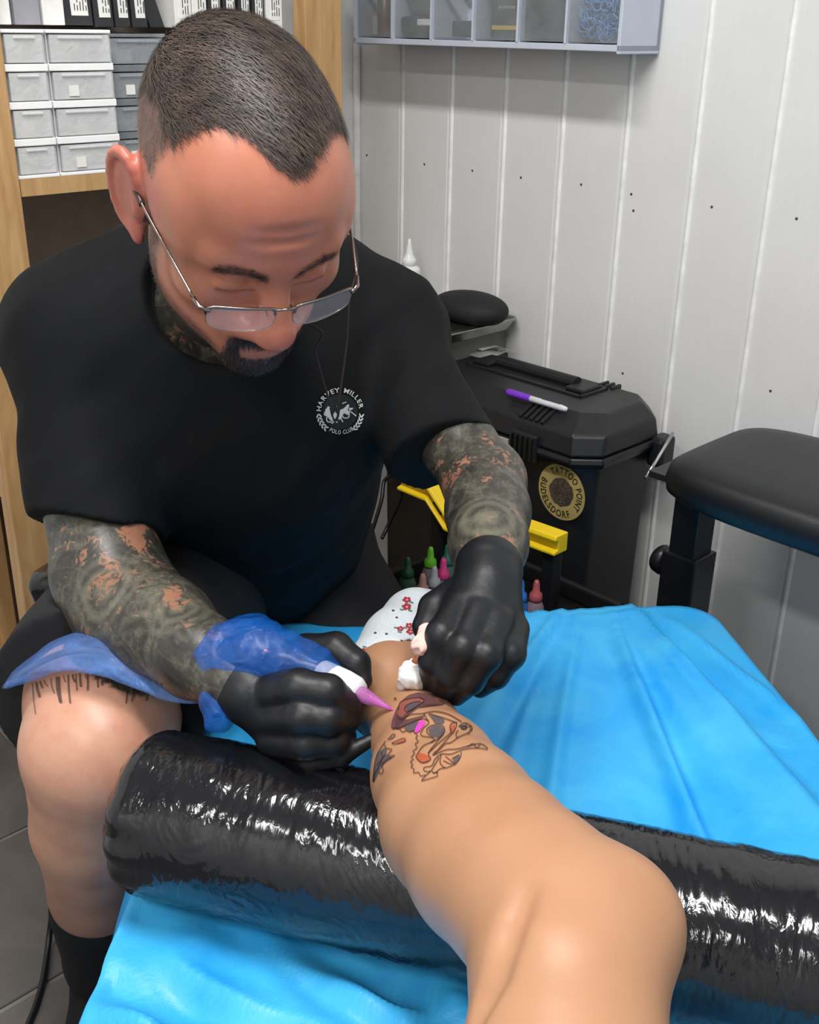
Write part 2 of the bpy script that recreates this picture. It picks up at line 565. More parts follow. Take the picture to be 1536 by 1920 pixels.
# drawer towers
M_CLEAR = film('frosted_plastic', (250, 252, 252), 0.42, 0.25)
M_CLEAR2 = film('clear_grey_plastic', (190, 196, 202), 0.38, 0.2)
M_RIM = plain('white_rim', (250, 250, 250), 0.35, var=.03)
M_PAPER = plain('paper_white', (236, 235, 230), 0.7, var=0.04)
def content(parent, a0, a1, b0, b1, z, seed, cols):
    g = random.Random(seed)
    for k in range(3):
        c = g.choice(cols)
        aa = g.uniform(a0 + .01, a1 - .05); bb = g.uniform(b0, b1 - .03)
        MB().rbox(aa, aa + g.uniform(.02, .05), bb, bb + g.uniform(.02, .035), z, z + g.uniform(.008, .02)).obj('stored_item', plain('content_%d_%d_%d' % c, c, 0.6), parent, bevel=0.002)
def drawer_tower(b0, b1, z0, rows, rh, a1, label, rim, body, seed, tags):
    t = thing('drawer_tower', R(a1 - .11, (b0 + b1) / 2, z0), label, 'drawers', 'plastic drawer towers on the shelf')
    a0 = a1 - 0.2
    H = rows * rh
    m = MB()
    m.rbox(a0, a1 - .004, b0, b0 + .002, z0, z0 + H).rbox(a0, a1 - .004, b1 - .002, b1, z0, z0 + H).rbox(a0, a0 + .002, b0, b1, z0, z0 + H)
    m.obj('shell', body, t)
    for r in range(rows + 1):
        MB().rbox(a0, a1, b0, b1, z0 + r * rh - (0.0045 if r else 0), z0 + r * rh + (0.0045 if r < rows else 0)).obj('tier', rim, t, bevel=0.001)
    for r in range(rows):
        z = z0 + r * rh + 0.006
        zt = z0 + (r + 1) * rh - 0.006
        m = MB()
        m.rbox(a0 + .01, a1, b0 + .004, b0 + .0055, z, zt).rbox(a0 + .01, a1, b1 - .0055, b1 - .004, z, zt)
        m.rbox(a1 - .002, a1, b0 + .004, b1 - .004, z, zt).rbox(a0 + .01, a1, b0 + .004, b1 - .004, z, z + .0015)
        d = m.obj('drawer', body, t)
        # the scooped finger edge
        MB().rbox(a1, a1 + .003, b0 + .015, b1 - .015, zt - .005, zt - .002).obj('finger_edge', body, d, bevel=0.001)
        content(d, a1 - .1, a1 - .005, b0 + .008, b1 - .008, z + .002, seed * 10 + r, [(70, 74, 80), (150, 150, 150), (40, 42, 46), (190, 170, 160)])
        if r in tags:
            bb = b1 - .024
            MB().rbox(a1, a1 + .0012, bb - .014, bb, z + .004, z + .017).obj('label_tag', M_PAPER, d)
    return t
RH = 0.0455
drawer_tower(0.757, 0.816, BT, 4, RH, SA - .004, 'narrow frosted drawer tower against the left shelf post', M_RIM, M_CLEAR, 1, ())
drawer_tower(0.662, 0.755, BT, 4, RH, SA - .004, 'middle frosted drawer tower with bright white rims, left of the head', M_RIM, M_CLEAR, 2, (0, 2))
drawer_tower(0.560, 0.655, BT, 4, RH - 0.0012, SA - .03, 'greyer clear drawer tower right behind the head', M_CLEAR2, M_CLEAR2, 3, (0, 2))
drawer_tower(0.455, 0.552, BT, 4, RH - 0.0012, SA - .03, 'clear drawer tower hidden behind the head, under white spined boxes', M_CLEAR2, M_CLEAR2, 4, ())
drawer_tower(0.345, 0.447, BT, 4, RH - 0.0012, SA - .03, 'clear drawer tower behind the head beside the right shelf post', M_CLEAR2, M_CLEAR2, 5, ())
# boxes of needles with white spine labels on top of the towers
M_BLK = plain('black_card', (42, 43, 46), 0.5)
M_GRYC = plain('grey_card', (150, 150, 156), 0.6)
M_WHC = plain('white_card', (232, 232, 228), 0.6)
M_INKT = plain('print_black', (38, 38, 40), 0.7)
def carton(b0, b1, z0, a1, h, mat, label, lab=True, tilt=0.0):
    t = thing('carton', R(a1 - .06, (b0 + b1) / 2, z0), label, 'box', 'cartons standing on the drawers')
    m = MB(); sh = tilt * h
    m.hexa([R(a1 - .12, b0, z0), R(a1, b0, z0), R(a1, b1, z0), R(a1 - .12, b1, z0), R(a1 - .12, b0 + sh, z0 + h), R(a1, b0 + sh, z0 + h), R(a1, b1 + sh, z0 + h), R(a1 - .12, b1 + sh, z0 + h)])
    m.obj('sleeve', mat, t, bevel=0.001)
    if lab:
        w = b1 - b0
        l = MB().hexa([R(a1, b0 + .15 * w, z0 + .012), R(a1 + .0006, b0 + .15 * w, z0 + .012), R(a1 + .0006, b1 - .25 * w, z0 + .012), R(a1, b1 - .25 * w, z0 + .012),
                      R(a1, b0 + .15 * w + sh, z0 + h * .9), R(a1 + .0006, b0 + .15 * w + sh, z0 + h * .9), R(a1 + .0006, b1 - .25 * w + sh, z0 + h * .9), R(a1, b1 - .25 * w + sh, z0 + h * .9)]).obj('spine_label', M_PAPER, t)
        g = random.Random(int(b0 * 1e5))
        m = MB(); bb = b0 + .2 * w
        while bb < b1 - .36 * w:
            z = z0 + .018
            while z < z0 + h * .85:
                dz = g.uniform(.004, .016)
                m.rbox(a1 + .0006, a1 + .0009, bb, bb + .0012, z, z + dz); z += dz + g.uniform(.002, .005)
            bb += .0042
        if m.v: m.obj('spine_print', M_INKT, l)
    return t
ZT = BT + 4 * RH + 0.001
ZT2 = BT + 4 * (RH - .0012) + 0.004
carton(0.792, 0.815, ZT + .004, SA - .02, .13, M_WHC, 'white carton at the far left end of the row on the drawers', False)
carton(0.752, 0.787, ZT + .004, SA - .02, .13, M_GRYC, 'grey carton between two white cartons on the frosted drawers', False)
carton(0.718, 0.748, ZT + .004, SA - .02, .12, M_WHC, 'white carton beside the first black carton on the frosted drawers', False)
for k, (b0, b1, lab) in enumerate([(0.672, 0.713, 'first black carton with a narrow white label, next to a white carton'), (0.641, 0.669, 'second black carton with a tall printed white label'),
                              (0.615, 0.638, 'third black carton, its label tilted a little'), (0.588, 0.612, 'black carton with white label nearest the head')]):
    carton(b0, b1, (ZT if b0 > .66 else ZT2) + .004, SA - .03, .125, M_BLK, lab, True, 0.03)
carton(0.548, 0.572, ZT2 + .004, SA - .05, .12, M_BLK, 'plain black carton leaning left behind the head', False, 0.35)
for k, (b0, w, mm) in enumerate([(0.515, .028, 'w'), (0.489, .024, 'w'), (0.463, .023, 'k'), (0.437, .023, 'k'), (0.411, .022, 'k'), (0.386, .022, 'k'), (0.352, .030, 'w')]):
    carton(b0, b0 + w, ZT2 + .004, SA - .03, .13, M_WHC if mm == 'w' else M_BLK,
           ['white carton with fine print just above the crown, leftmost of the right group', 'second white printed carton above the crown', 'first black carton with white spine above the crown',
            'second black carton with white spine above the crown', 'third black carton with white spine above the crown', 'fourth black carton with white spine above the crown', 'cream white printed carton touching the right shelf post'][k], True)
MB().rbox(0.0005, 0.016, 0.90, ROOM_B, FZ, FZ + .165).obj('baseboard_back', plain('baseboard_white', (226, 226, 224), .5), structure=True, bevel=.003)
v, f = tube_geo(smooth_path([R(0.012, 1.3, 0.62), R(0.014, 1.1, 0.58), R(0.02, 0.98, 0.60), R(0.02, 0.92, 0.56)], 24), 0.004, 8)
tag(obj('wall_cable', v, f, plain('cable_grey', (120, 116, 108), 0.5), smooth=True), 'thin grey cable running along the wall left of the pine post', 'cable')

# ================================================================== CLEAR BIN ORGANISER ON THE WALL
OA0, OA1, OB = 0.105, 0.680, 0.100
OZ0 = 1.268; OH = 0.115; OW = .004
M_ORG = plain('organiser_grey', (196, 203, 216), 0.4, var=0.04)
M_BIN = film('bin_clear', (190, 196, 200), 0.17, 0.10)
t = thing('bin_organiser', R((OA0 + OA1) / 2, OB / 2, OZ0), 'pale grey wall organiser with six clear tip-out bins', 'organiser')
MB().rbox(OA0, OA1, OW, 0.012, OZ0, OZ0 + OH).rbox(OA0, OA1, OW, OB, OZ0, OZ0 + 0.009).rbox(OA0, OA1, OW, OB * .7, OZ0 + OH - .006, OZ0 + OH).obj('rack', M_ORG, t, bevel=0.001)
for a in (OA0, OA1 - .006):
    MB().rbox(a, a + .006, OW, OB, OZ0 - .003, OZ0 + OH).obj('end_cheek', M_ORG, t, bevel=0.001)
BW = (OA1 - OA0 - .012) / 6
bin_items = []
for k in range(6):
    a0 = OA0 + .006 + k * BW; a1 = a0 + BW
    if k: MB().rbox(a0 - .002, a0 + .002, 0.012, OB + .001, OZ0 + .009, OZ0 + OH - .012).obj('divider', M_ORG, t)
    a0 += .003; a1 -= .003
    z0 = OZ0 + .011; z1 = OZ0 + OH - .016
    m = MB()
    m.rbox(a0, a1, OB - .006, OB - .004, z0, z1).rbox(a0, a0 + .0015, .02, OB - .004, z0, z1).rbox(a1 - .0015, a1, .02, OB - .004, z0, z1).rbox(a0, a1, .02, OB - .004, z0, z0 + .0015)
    bo = m.obj('bin', M_BIN, t)
    MB().rbox(a0, a1, OB - .006, OB + .004, z1, z1 + .003).obj('bin_lip', M_RIM, bo)
    bin_items.append((a0 + .004, a1 - .004, .03, OB - .008, z0 + .003))
def item(name, label, cat, a0, a1, b0, b1, z0, z1, col, rough=.4, bevel=.002):
    o = MB().rbox(a0, a1, b0, b1, z0, z1).obj(name, plain('item_%d_%d_%d' % col, col, rough), bevel=bevel)
    return tag(o, label, cat, 'contents of the wall organiser')
a0, a1, b0, b1, z = bin_items[0]
def cap_jar(name, label, a, b, z, r, h, col):
    v, f = lathe_geo(R(a, b, z), [(r * .9, 0), (r, .002), (r, h * .7), (r * .6, h * .78), (r * .6, h), (r * .4, h + .001)], 14)
    return tag(obj(name, v, f, plain('item_%d_%d_%d' % col, col, .35), smooth=True), label, 'bottle', 'contents of the wall organiser')
cap_jar('small_bottle', 'brown small bottle in the leftmost organiser bin', a0 + .044, b1 - .014, z, .013, .080, (92, 62, 44))
cap_jar('small_bottle', 'green capped small bottle in the leftmost organiser bin', a0 + .066, b1 - .022, z, .012, .085, (96, 130, 50))
item('sachet', 'grey sachet at the front of the leftmost organiser bin', 'sachet', a0 + .02, a0 + .04, b1 - .012, b1 - .006, z, z + .03, (170, 170, 172))
a0, a1, b0, b1, z = bin_items[1]
item('grip_tape_roll', 'flat black roll in the second organiser bin', 'roll', a0 + .001, a1 - .004, b0 + .01, b1 - .002, z, z + .030, (32, 32, 34), .3, .006)
item('sachet', 'silver white sachet on the black roll in the second bin', 'sachet', a0 + .045, a1 - .004, b1 - .003, b1 + .0, z + .016, z + .026, (226, 226, 226), .2)
item('foil_pack', 'crumpled dark foil pack in the second organiser bin', 'pack', a0 + .008, a1 - .01, b0 + .02, b1 - .012, z + .031, z + .078, (92, 96, 98), .15, .008)
a0, a1, b0, b1, z = bin_items[2]
item('label_block', 'small dark block in the nearly empty third bin', 'block', a0 + .030, a1 - .008, b1 - .014, b1 - .002, z + .0, z + .024, (66, 68, 72), .5, .003)
a0, a1, b0, b1, z = bin_items[3]
ink = thing('ink_carton', R(a0 + .06, b1 - .01, z), 'black carton with white lettering and a gold band in the fourth bin', 'box', 'contents of the wall organiser')
MB().rbox(a0 + .022, a1 + .002, b1 - .03, b1 - .003, z, z + .085).obj('carton_body', plain('ink_carton_black', (44, 45, 46), .5), ink)
MB().rbox(a0 + .024, a1 + .001, b1 - .003, b1 - .0025, z + .012, z + .018).obj('gold_band', plain('gold_band', (196, 168, 60), .5), ink)
item('paper_wedge', 'white paper strip beside the black carton in the fourth bin', 'paper', a0 + .016, a0 + .024, b1 - .012, b1 - .010, z + .03, z + .085, (215, 216, 216), .7, 0)
a0, a1, b0, b1, z = bin_items[4]
item('cartridge_box', 'large matt black box filling the fifth bin', 'box', a0 - .001, a1 + .001, b0, b1 - .001, z, z + .085, (52, 54, 55), .6)
a0, a1, b0, b1, z = bin_items[5]
m = MB()
g = random.Random(3)
for k in range(210):
    c = R(g.uniform(a0 + .006, a1 - .006), g.uniform(b1 - .05, b1 - .006), z + .008 + g.uniform(0, .062))
    n = np.array([g.gauss(0, 1), g.gauss(0, 1), g.gauss(0, 1)]); n += UB * 1.5 * (1 if g.random() < .5 else -1)
    u, w = frame_for(n)
    r = g.uniform(.006, .011)
    pts = [c + r * (math.cos(2 * math.pi * q / 12) * u + g.uniform(.85, 1.1) * math.sin(2 * math.pi * q / 12) * w) for q in range(13)]
    m.tube(pts, .0009, 5)
tag(m.obj('rubber_bands', plain('band_blue', (96, 150, 205), .4), smooth=True, kind='stuff'), 'tangle of pale blue rubber bands in the rightmost bin', 'rubber bands')

# text built from the built-in font
_fc = {}
def glyph(ch):
    """outline mesh of one letter: 2-d points (unit height) and faces, and its width"""
    if ch in _fc: return _fc[ch]
    cu = bpy.data.curves.new('glyph', 'FONT'); cu.body = ch; cu.size = 1.0; cu.offset = 0.018
    o = bpy.data.objects.new('glyph', cu); COL.objects.link(o)
    dg = bpy.context.evaluated_depsgraph_get(); dg.update()
    me = bpy.data.meshes.new_from_object(o.evaluated_get(dg))
    v = np.array([tuple(p.co)[:2] for p in me.vertices]) if len(me.vertices) else np.zeros((0, 2))
    f = [tuple(p.vertices) for p in me.polygons]
    bpy.data.objects.remove(o); bpy.data.curves.remove(cu); bpy.data.meshes.remove(me)
    w = float(v[:, 0].max()) if len(v) else 0.3
    _fc[ch] = (v, f, w)
    return _fc[ch]
def text_flat(m, text, org, ux, uy, size, wmul=1.0):
    """write text into MB m on the plane (org, ux right, uy up)"""
    x = 0.0
    for ch in text:
        v, f, w = glyph(ch)
        m.add([org + ux * (x + p[0] * wmul) * size + uy * p[1] * size for p in v], f)
        x += (w + 0.12) * wmul if ch != ' ' else 0.35 * wmul
def text_ring(m, text, place, radius, a_mid, size, inward=False, span=90):
    """letters round a circle; place(u, v) maps ring coordinates to the surface; a_mid in degrees, 0 = up, clockwise"""
    ws = [(glyph(c)[2] + .12) if c != ' ' else .45 for c in text]
    wmul = spread = math.radians(span) * (radius + size * .36) / (sum(ws) * size)
    tot = sum(ws) * size * spread
    rmid = radius + size * .36
    s = -tot / 2
    for c, w in zip(text, ws):
        v, f, gw = glyph(c)
        cx = s + w * size * spread / 2
        s += w * size * spread
        if c == ' ': continue
        for_ang = math.radians(a_mid) + (cx / rmid) * (1 if not inward else -1)
        pts = []
        for p in v:
            lx = (p[0] - gw / 2) * size * wmul; ly = p[1] * size
            if not inward:
                rr = radius + ly; th = for_ang + lx / rmid
            else:
                rr = radius + size * .72 - ly; th = for_ang - lx / rmid
            pts.append(place(rr * math.sin(th), rr * math.cos(th)))
        if any(q is None for q in pts): continue
        m.add(pts, f)
a0, a1, b0, b1, z = bin_items[3]
mt = MB()
text_flat(mt, 'TATTOOMED', R(a0 + .033, b1 - .0024, z + .064), UA, np.array([0, 0, 1.0]), .0105, .8)
text_flat(mt, 'protection', R(a0 + .037, b1 - .0024, z + .042), UA, np.array([0, 0, 1.0]), .008, .8)
mt.obj('lettering', plain('print_grey', (176, 176, 176), .6), ink)

# ================================================================== BLACK ROLLING TOOL BOX
TA0, TA1 = 0.30, 0.795
TB0, TB1 = 0.035, 0.245
TZ = 0.765
M_TBX = plain('toolbox_black', (25, 26, 29), 0.42, var=0.2, scale=60, bump=0.25, bdist=0.0006)
M_TBG = plain('toolbox_gloss', (20, 21, 24), 0.25)
t = thing('tool_box', R((TA0 + TA1) / 2, (TB0 + TB1) / 2, FZ), 'large black plastic tool box with moulded lid against the panelled wall', 'tool box')
def ring_loft(name, rings, mat, parent, bevel=.004, **k):
    """stack of chamfered rectangles (a0,a1,b0,b1,z,chamfer)"""
    V = []; F = []
    for (a0, a1, b0, b1, z, c) in rings:
        for (a, b) in [(a0 + c, b0), (a1 - c, b0), (a1, b0 + c), (a1, b1 - c), (a1 - c, b1), (a0 + c, b1), (a0, b1 - c), (a0, b0 + c)]:
            V.append(R(a, b, z))
    n = 8
    for i in range(len(rings) - 1):
        for q in range(n):
            F.append((i * n + q, (i + 1) * n + q, (i + 1) * n + (q + 1) % n, i * n + (q + 1) % n))
    F.append(tuple(range(n))); F.append(tuple((len(rings) - 1) * n + q for q in range(n - 1, -1, -1)))
    return obj(name, V, F, mat, parent, bevel=bevel, **k)
ring_loft('body', [(TA0 + .02, TA1 - .025, TB0 + .012, TB1 - .022, FZ + 0.002, .02), (TA0 + .01, TA1 - .012, TB0 + .006, TB1 - .012, TZ - .068, .03)], M_TBX, t)
ring_loft('rim', [(TA0 + .002, TA1 + .002, TB0, TB1 + .002, TZ - .070, .034), (TA0, TA1 + .004, TB0, TB1 + .005, TZ - .062, .036), (TA0 + .002, TA1 + .002, TB0, TB1 + .002, TZ - .054, .034)], M_TBG, t, bevel=.002)
lid = ring_loft('lid', [(TA0 + .004, TA1, TB0, TB1, TZ - .053, .034), (TA0 + .008, TA1 - .004, TB0 + .003, TB1 - .008, TZ - .022, .036), (TA0 + .03, TA1 - .03, TB0 + .014, TB1 - .05, TZ, .03)], M_TBX, t)
# handle recess and grip on the lid
hc = to_room(PZ(1003, 706, TZ))
hA, hB = hc[0], hc[1]
m = MB()
for (x0, x1, y0, y1) in [(-.125, .125, -.036, -.030), (-.125, .125, .030, .036), (-.125, -.119, -.036, .036), (.119, .125, -.036, .036)]:
    m.rbox(hA + x0, hA + x1, hB + y0, hB + y1, TZ - .002, TZ + .004)
m.obj('recess_frame', M_TBX, lid, bevel=.0015)
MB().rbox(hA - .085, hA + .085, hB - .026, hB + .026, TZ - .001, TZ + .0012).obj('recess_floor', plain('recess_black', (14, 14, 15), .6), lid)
MB().tube([R(hA - .085, hB - .005, TZ + .007), R(hA + .085, hB - .005, TZ + .007)], .011, 14).obj('grip', M_TBX, lid, smooth=False)
MB().rbox(hA - .119, hA - .083, hB - .024, hB + .024, TZ, TZ + .009).rbox(hA + .083, hA + .119, hB - .024, hB + .024, TZ, TZ + .009).obj('grip_mount', M_TBX, lid, bevel=.003)
def latch(a):
    m = MB()
    m.rbox(a - .026, a + .026, TB1 - .006, TB1 + .008, TZ - .082, TZ - .036)
    o = m.obj('latch', M_TBX, t, bevel=.004)
    for q in range(5):
        MB().rbox(a - .023 + q * .010, a - .018 + q * .010, TB1 + .006, TB1 + .012, TZ - .078, TZ - .040).obj('latch_rib', M_TBG, o, bevel=.0015)
    m = MB()
    for q in range(5):
        m = MB().hexa([R(a - .025 + q * .011, TB1 - .05, TZ - .008), R(a - .019 + q * .011, TB1 - .05, TZ - .008), R(a - .019 + q * .011, TB1 - .012, TZ - .026), R(a - .025 + q * .011, TB1 - .012, TZ - .026),
                       R(a - .025 + q * .011, TB1 - .048, TZ + .003), R(a - .019 + q * .011, TB1 - .048, TZ + .003), R(a - .019 + q * .011, TB1 - .008, TZ - .016), R(a - .025 + q * .011, TB1 - .008, TZ - .016)])
        m.obj('latch_rib', M_TBX, o, bevel=.001)
la = to_room(PN(986, 815, TB1))[0]
latch(la); latch(la - .36)
for (x, y) in ((968, 660), (1180, 717)):
    q = to_room(PZ(x, y, TZ - .005))
    for k in range(3):
        MB().rbox(q[0] - .015 + k * .012, q[0] - .009 + k * .012, TB0 + .004, TB0 + .03, TZ - .012, TZ + .004).obj('hinge_knuckle', M_TBX, lid, bevel=.002)
MB().rbox(TA1 - .01, TA1 + .02, TB0 + .01, TB0 + .05, TZ - .10, TZ - .05).obj('hinge_bracket', M_TBX, t, bevel=.008)
p0, p1 = PN(1262, 812, TB0 + .05), PN(1210, 897, TB0 + .13)
v, f = tube_geo([p0, p0 * .35 + p1 * .65, p1], .0028, 8); obj('chrome_rod', v, f, plain('chrome', (215, 218, 222), .15, 1.0), t, smooth=True)
# pale strip under the lid and the green-grey panel beside the latch
q0, q1 = to_room(PN(880, 772, TB1 + .003)), to_room(PN(962, 800, TB1 + .003))
MB().rbox(q0[0], q1[0] - .003, TB1 + .007, TB1 + .010, TZ - .074, TZ - .054).obj('label_strip', plain('strip_grey', (176, 180, 180), .5), t)
MB().rbox(q0[0], q1[0], TB1 - .012, TB1 - .002, TZ - .16, TZ - .086).obj('front_panel', plain('panel_dark_green', (58, 64, 60), .4), t, bevel=.002)
# round sticker
scx, scy = 1048, 925
sc = to_room(PN(scx, scy, TB1 - .006))
SR = .0455
stick_b = TB1 - .012
def body_b(z): return TB1 - .012 - (TZ - .068 - z) * (0.010 / (TZ - .108))
def on_sticker(lift):
    def pl(u, v):
        z = sc[2] + v
        return R(sc[0] + u, body_b(z) + lift, z)
    return pl
pl = on_sticker(.0006)
V = [pl(0, 0)] + [pl(SR * math.sin(2 * math.pi * k / 48), SR * math.cos(2 * math.pi * k / 48)) for k in range(48)]
st = obj('sticker', V, [(0, 1 + (k + 1) % 48, 1 + k) for k in range(48)], plain('sticker_gold', (176, 158, 100), .45), t)
pl = on_sticker(.0009)
g = random.Random(5)
V = [pl(0, 0)] + [pl((.0235 + g.uniform(-.0015, .0015)) * math.sin(2 * math.pi * k / 26), (.0235 + g.uniform(-.0015, .0015)) * math.cos(2 * math.pi * k / 26)) for k in range(26)]
def m_lion():
    q = NT('sticker_picture')
    nz = q.noise(160, 6, .7, dist=2.0)
    q.set(col=q.ramp(nz, [(.38, lin((40, 36, 32))), (.56, lin((86, 76, 66))), (.72, lin((150, 136, 116)))]), rough=.5)
    return q.m
obj('sticker_picture', V, [(0, 1 + (k + 1) % 26, 1 + k) for k in range(26)], m_lion(), st)
m = MB()
text_ring(m, 'TATTOO POINT', on_sticker(.0010), .0298, 44, .0155, span=166)
text_ring(m, 'BUDELSDORF', on_sticker(.0010), .0298, 221, .0155, inward=True, span=146)
m.obj('sticker_lettering', plain('print_olive', (44, 40, 22), .6), st)

# purple marker on the lid
A, B = PZ(950, 734, TZ + .005), PZ(1064, 768, TZ + .004)
t = thing('marker_pen', (A + B) / 2 - np.array([0, 0, .005]), 'purple and white marker pen lying on the tool box lid', 'marker')
dv = (B - A); L = np.linalg.norm(dv)
v, f = lathe_geo(A, [(.003, 0), (.0052, .003), (.0056, .006), (.0056, L * .40), (.005, L * .41)], 16, dv); obj('cap', v, f, plain('marker_purple', (118, 52, 196), .35), t, smooth=True)
v, f = lathe_geo(A + dv * .40, [(.0046, 0), (.0048, .001), (.0048, L * .50), (.0036, L * .585), (.0012, L * .60)], 16, dv); obj('barrel', v, f, plain('marker_white', (206, 206, 212), .35), t, smooth=True)
uxm = dv / L; uym = np.cross(np.array([0, 0, 1.0]), uxm)
# lettering on the pen is a thin dark script line
bpy_pts = [A + dv * (.58 + .3 * k / 30) + np.array([0, 0, .0049]) + uym * .0012 * math.sin(k * 1.9) for k in range(31)]
v, f = tube_geo(bpy_pts, .0004, 5); obj('script_print', v, f, M_INKT, t)
# plastic sachet on the lid
c = PZ(908, 662, TZ)
ca, cb, _ = to_room(c)
t = thing('needle_sachet', R(ca, cb, TZ + .001), 'clear sachet with white paper insert on the tool box lid', 'sachet')
def sheet(name, a0, a1, b0, b1, z, amp, mat, parent, seed):
    nu = nv = 16
    V = []
    for i in range(nu):
        for j in range(nv):
            a = a0 + (a1 - a0) * i / (nu - 1); b = b0 + (b1 - b0) * j / (nv - 1)
            V.append(R(a, b, z + amp * (1 + math.sin(a * 90 + seed) * math.cos(b * 70 + seed)) / 2))
    return obj(name, V, grid_faces(nu, nv), mat, parent, smooth=True)
sheet('wrapper', ca - .05, ca + .035, cb - .045, cb + .04, TZ + .002, .006, film('sachet_film', (205, 208, 206), .5, .12), t, 1)
sheet('insert', ca - .03, ca + .012, cb - .028, cb + .018, TZ + .009, .002, plain('insert_white', (232, 234, 232), .5), t, 1.6)

# ================================================================== STEEL TRAY STAND, POUCH, WHITE BOTTLE
tr = to_room(PN(944, 602, 0.05))
TRZ = tr[2]
M_STEEL = plain('steel', (176, 176, 170), .3, 1.0)
t = thing('tray_shelf', R(tr[0] - .18, .11, TRZ - .08), 'stainless steel tray shelf fixed to the panelled wall behind the shoulder', 'shelf')
T0, T1 = .05, tr[0]
ring_loft_rows = [(T0 + .01, T1 - .012, .018, .205, TRZ - .022, .01), (T0, T1, .008, .215, TRZ - .004, .014), (T0 - .004, T1 + .004, .005, .219, TRZ - .003, .014), (T0 - .004, T1 + .004, .005, .219, TRZ, .014)]
ring_loft('tray', ring_loft_rows, M_STEEL, t, bevel=.001)
MB().rbox(T0 + .006, T1 - .006, .014, .209, TRZ, TRZ + .0006).obj('tray_floor', plain('tray_floor', (60, 58, 52), .35, .7), t)
MB().rbox(T1 - .09, T1 - .03, .004, .15, TRZ - .075, TRZ - .022).rbox(T0 + .05, T0 + .09, .004, .15, TRZ - .075, TRZ - .022).obj('bracket', plain('stand_grey', (104, 104, 98), .5), t, bevel=.003)
pc = PZ(880, 598, TRZ)
fl = Field(pc - [.10, .10, .01], pc + [.10, .10, .07], .003)
rot = np.array([UA, UB, [0, 0, 1]]).T
fl.ball(pc + [0, 0, .022], (.075, .05, .026), .01, rot=rot)
fl.ball(pc + [0, 0, .017] + UA * .02, (.05, .045, .02), .02, rot=rot)
v, f = fl.mesh(1)
v[:, 2] = np.maximum(v[:, 2], TRZ + .0008)
pch = thing('zip_pouch', np.array([pc[0], pc[1], TRZ]), 'black soft zip pouch lying on the steel tray', 'pouch')
obj('pouch_body', v, f, plain('pouch_black', (20, 21, 23), .75, bump=.4), pch, smooth=True)
pts = [pc + UA * .074 * math.cos(q) + UB * .0495 * math.sin(q) + np.array([0, 0, .022]) for q in np.linspace(0, 2 * math.pi, 40)]
v, f = tube_geo(pts, .0022, 6, False); obj('zip', v, f, plain('zip_grey', (58, 58, 60), .4), pch, smooth=True)
bc = PN(768, 447, .05); bc[2] = TRZ
bt = PN(768, 447, to_room(bc)[1])[2] - TRZ
t = thing('squeeze_bottle', bc, 'white plastic squeeze bottle with pointed nozzle behind the shoulder', 'bottle')
M_WPL = plain('bottle_white', (236, 238, 238), .35, var=.03)
v, f = lathe_geo(bc + [0, 0, .001], [(.020, 0), (.022, .003), (.022, bt * .45), (.020, bt * .50), (.012, bt * .545)], 20); obj('bottle_body', v, f, M_WPL, t, smooth=True)
v, f = lathe_geo(bc + [0, 0, bt * .54], [(.0135, 0), (.0135, bt * .12), (.010, bt * .14), (.0075, bt * .22), (.0035, bt * .40), (.0022, bt * .455)], 16); obj('nozzle_cap', v, f, M_WPL, t, smooth=True)

# ================================================================== PADDED ARM REST ON A POST
M_VINYL = plain('black_vinyl', (13, 16, 20), .45, var=.15, scale=90, bump=.2, bdist=.0004)
pa = to_room(PZ(1232, 905, .755))
PA0, PB1 = pa[0] - .004, to_room(PZ(1400, 1000, .745))[1]
t = thing('arm_rest', R(PA0 + .25, .18, FZ), 'black padded arm rest on an adjustable post by the wall', 'arm rest')
PB0 = .075; PB1 = max(PB1, .30)
V = []; NN = 64
def pad_ring(inset, z):
    pts = []
    a0, a1, b0, b1 = PA0 + inset, PA0 + .62 - inset, PB0 + inset, PB1 - inset
    for k in range(NN):
        th = 2 * math.pi * k / NN
        cx, cy = math.cos(th), math.sin(th)
        e = .38
        x = math.copysign(abs(cx) ** e, cx); y = math.copysign(abs(cy) ** e, cy)
        pts.append(R((a0 + a1) / 2 + x * (a1 - a0) / 2, (b0 + b1) / 2 + y * (b1 - b0) / 2, z))
    return pts
PZT = .795
prof = [(.04, PZT - .056), (.012, PZT - .054), (.002, PZT - .045), (.0, PZT - .03), (.004, PZT - .013), (.016, PZT - .004), (.04, PZT), (.09, PZT + .002)]
for ins, z in prof: V += pad_ring(ins, z)
F = []
for i in range(len(prof) - 1):
    for k in range(NN):
        F.append((i * NN + k, i * NN + (k + 1) % NN, (i + 1) * NN + (k + 1) % NN, (i + 1) * NN + k))
F.append(tuple((len(prof) - 1) * NN + k for k in range(NN))); F.append(tuple(range(NN - 1, -1, -1)))
obj('pad', [p for p in V], F, M_VINYL, t, smooth=True)
post = PN(1300, 985, .21); pa_, pb_, _ = to_room(post)
M_MBLK = plain('black_metal', (24, 25, 28), .35)
MB().rbox(pa_ - .022, pa_ + .022, pb_ - .022, pb_ + .022, .30, PZT - .056).obj('post', M_MBLK, t, bevel=.003)
MB().rbox(pa_ - .028, pa_ + .028, pb_ - .028, pb_ + .028, FZ + .02, to_room(PN(1300, 1035, .21))[2]).obj('outer_post', M_MBLK, t, bevel=.003)
kn = PN(1245, 1050, .21)
v, f = lathe_geo(kn, [(.016, -.012), (.022, -.006), (.022, .006), (.016, .012)], 20, UA * 1.0 + UB * .35); ob = obj('clamp_knob', v, f, M_MBLK, t, smooth=True)
v, f = tube_geo([kn, R(pa_, pb_, kn[2])], .005, 8); obj('knob_screw', v, f, M_MBLK, ob)
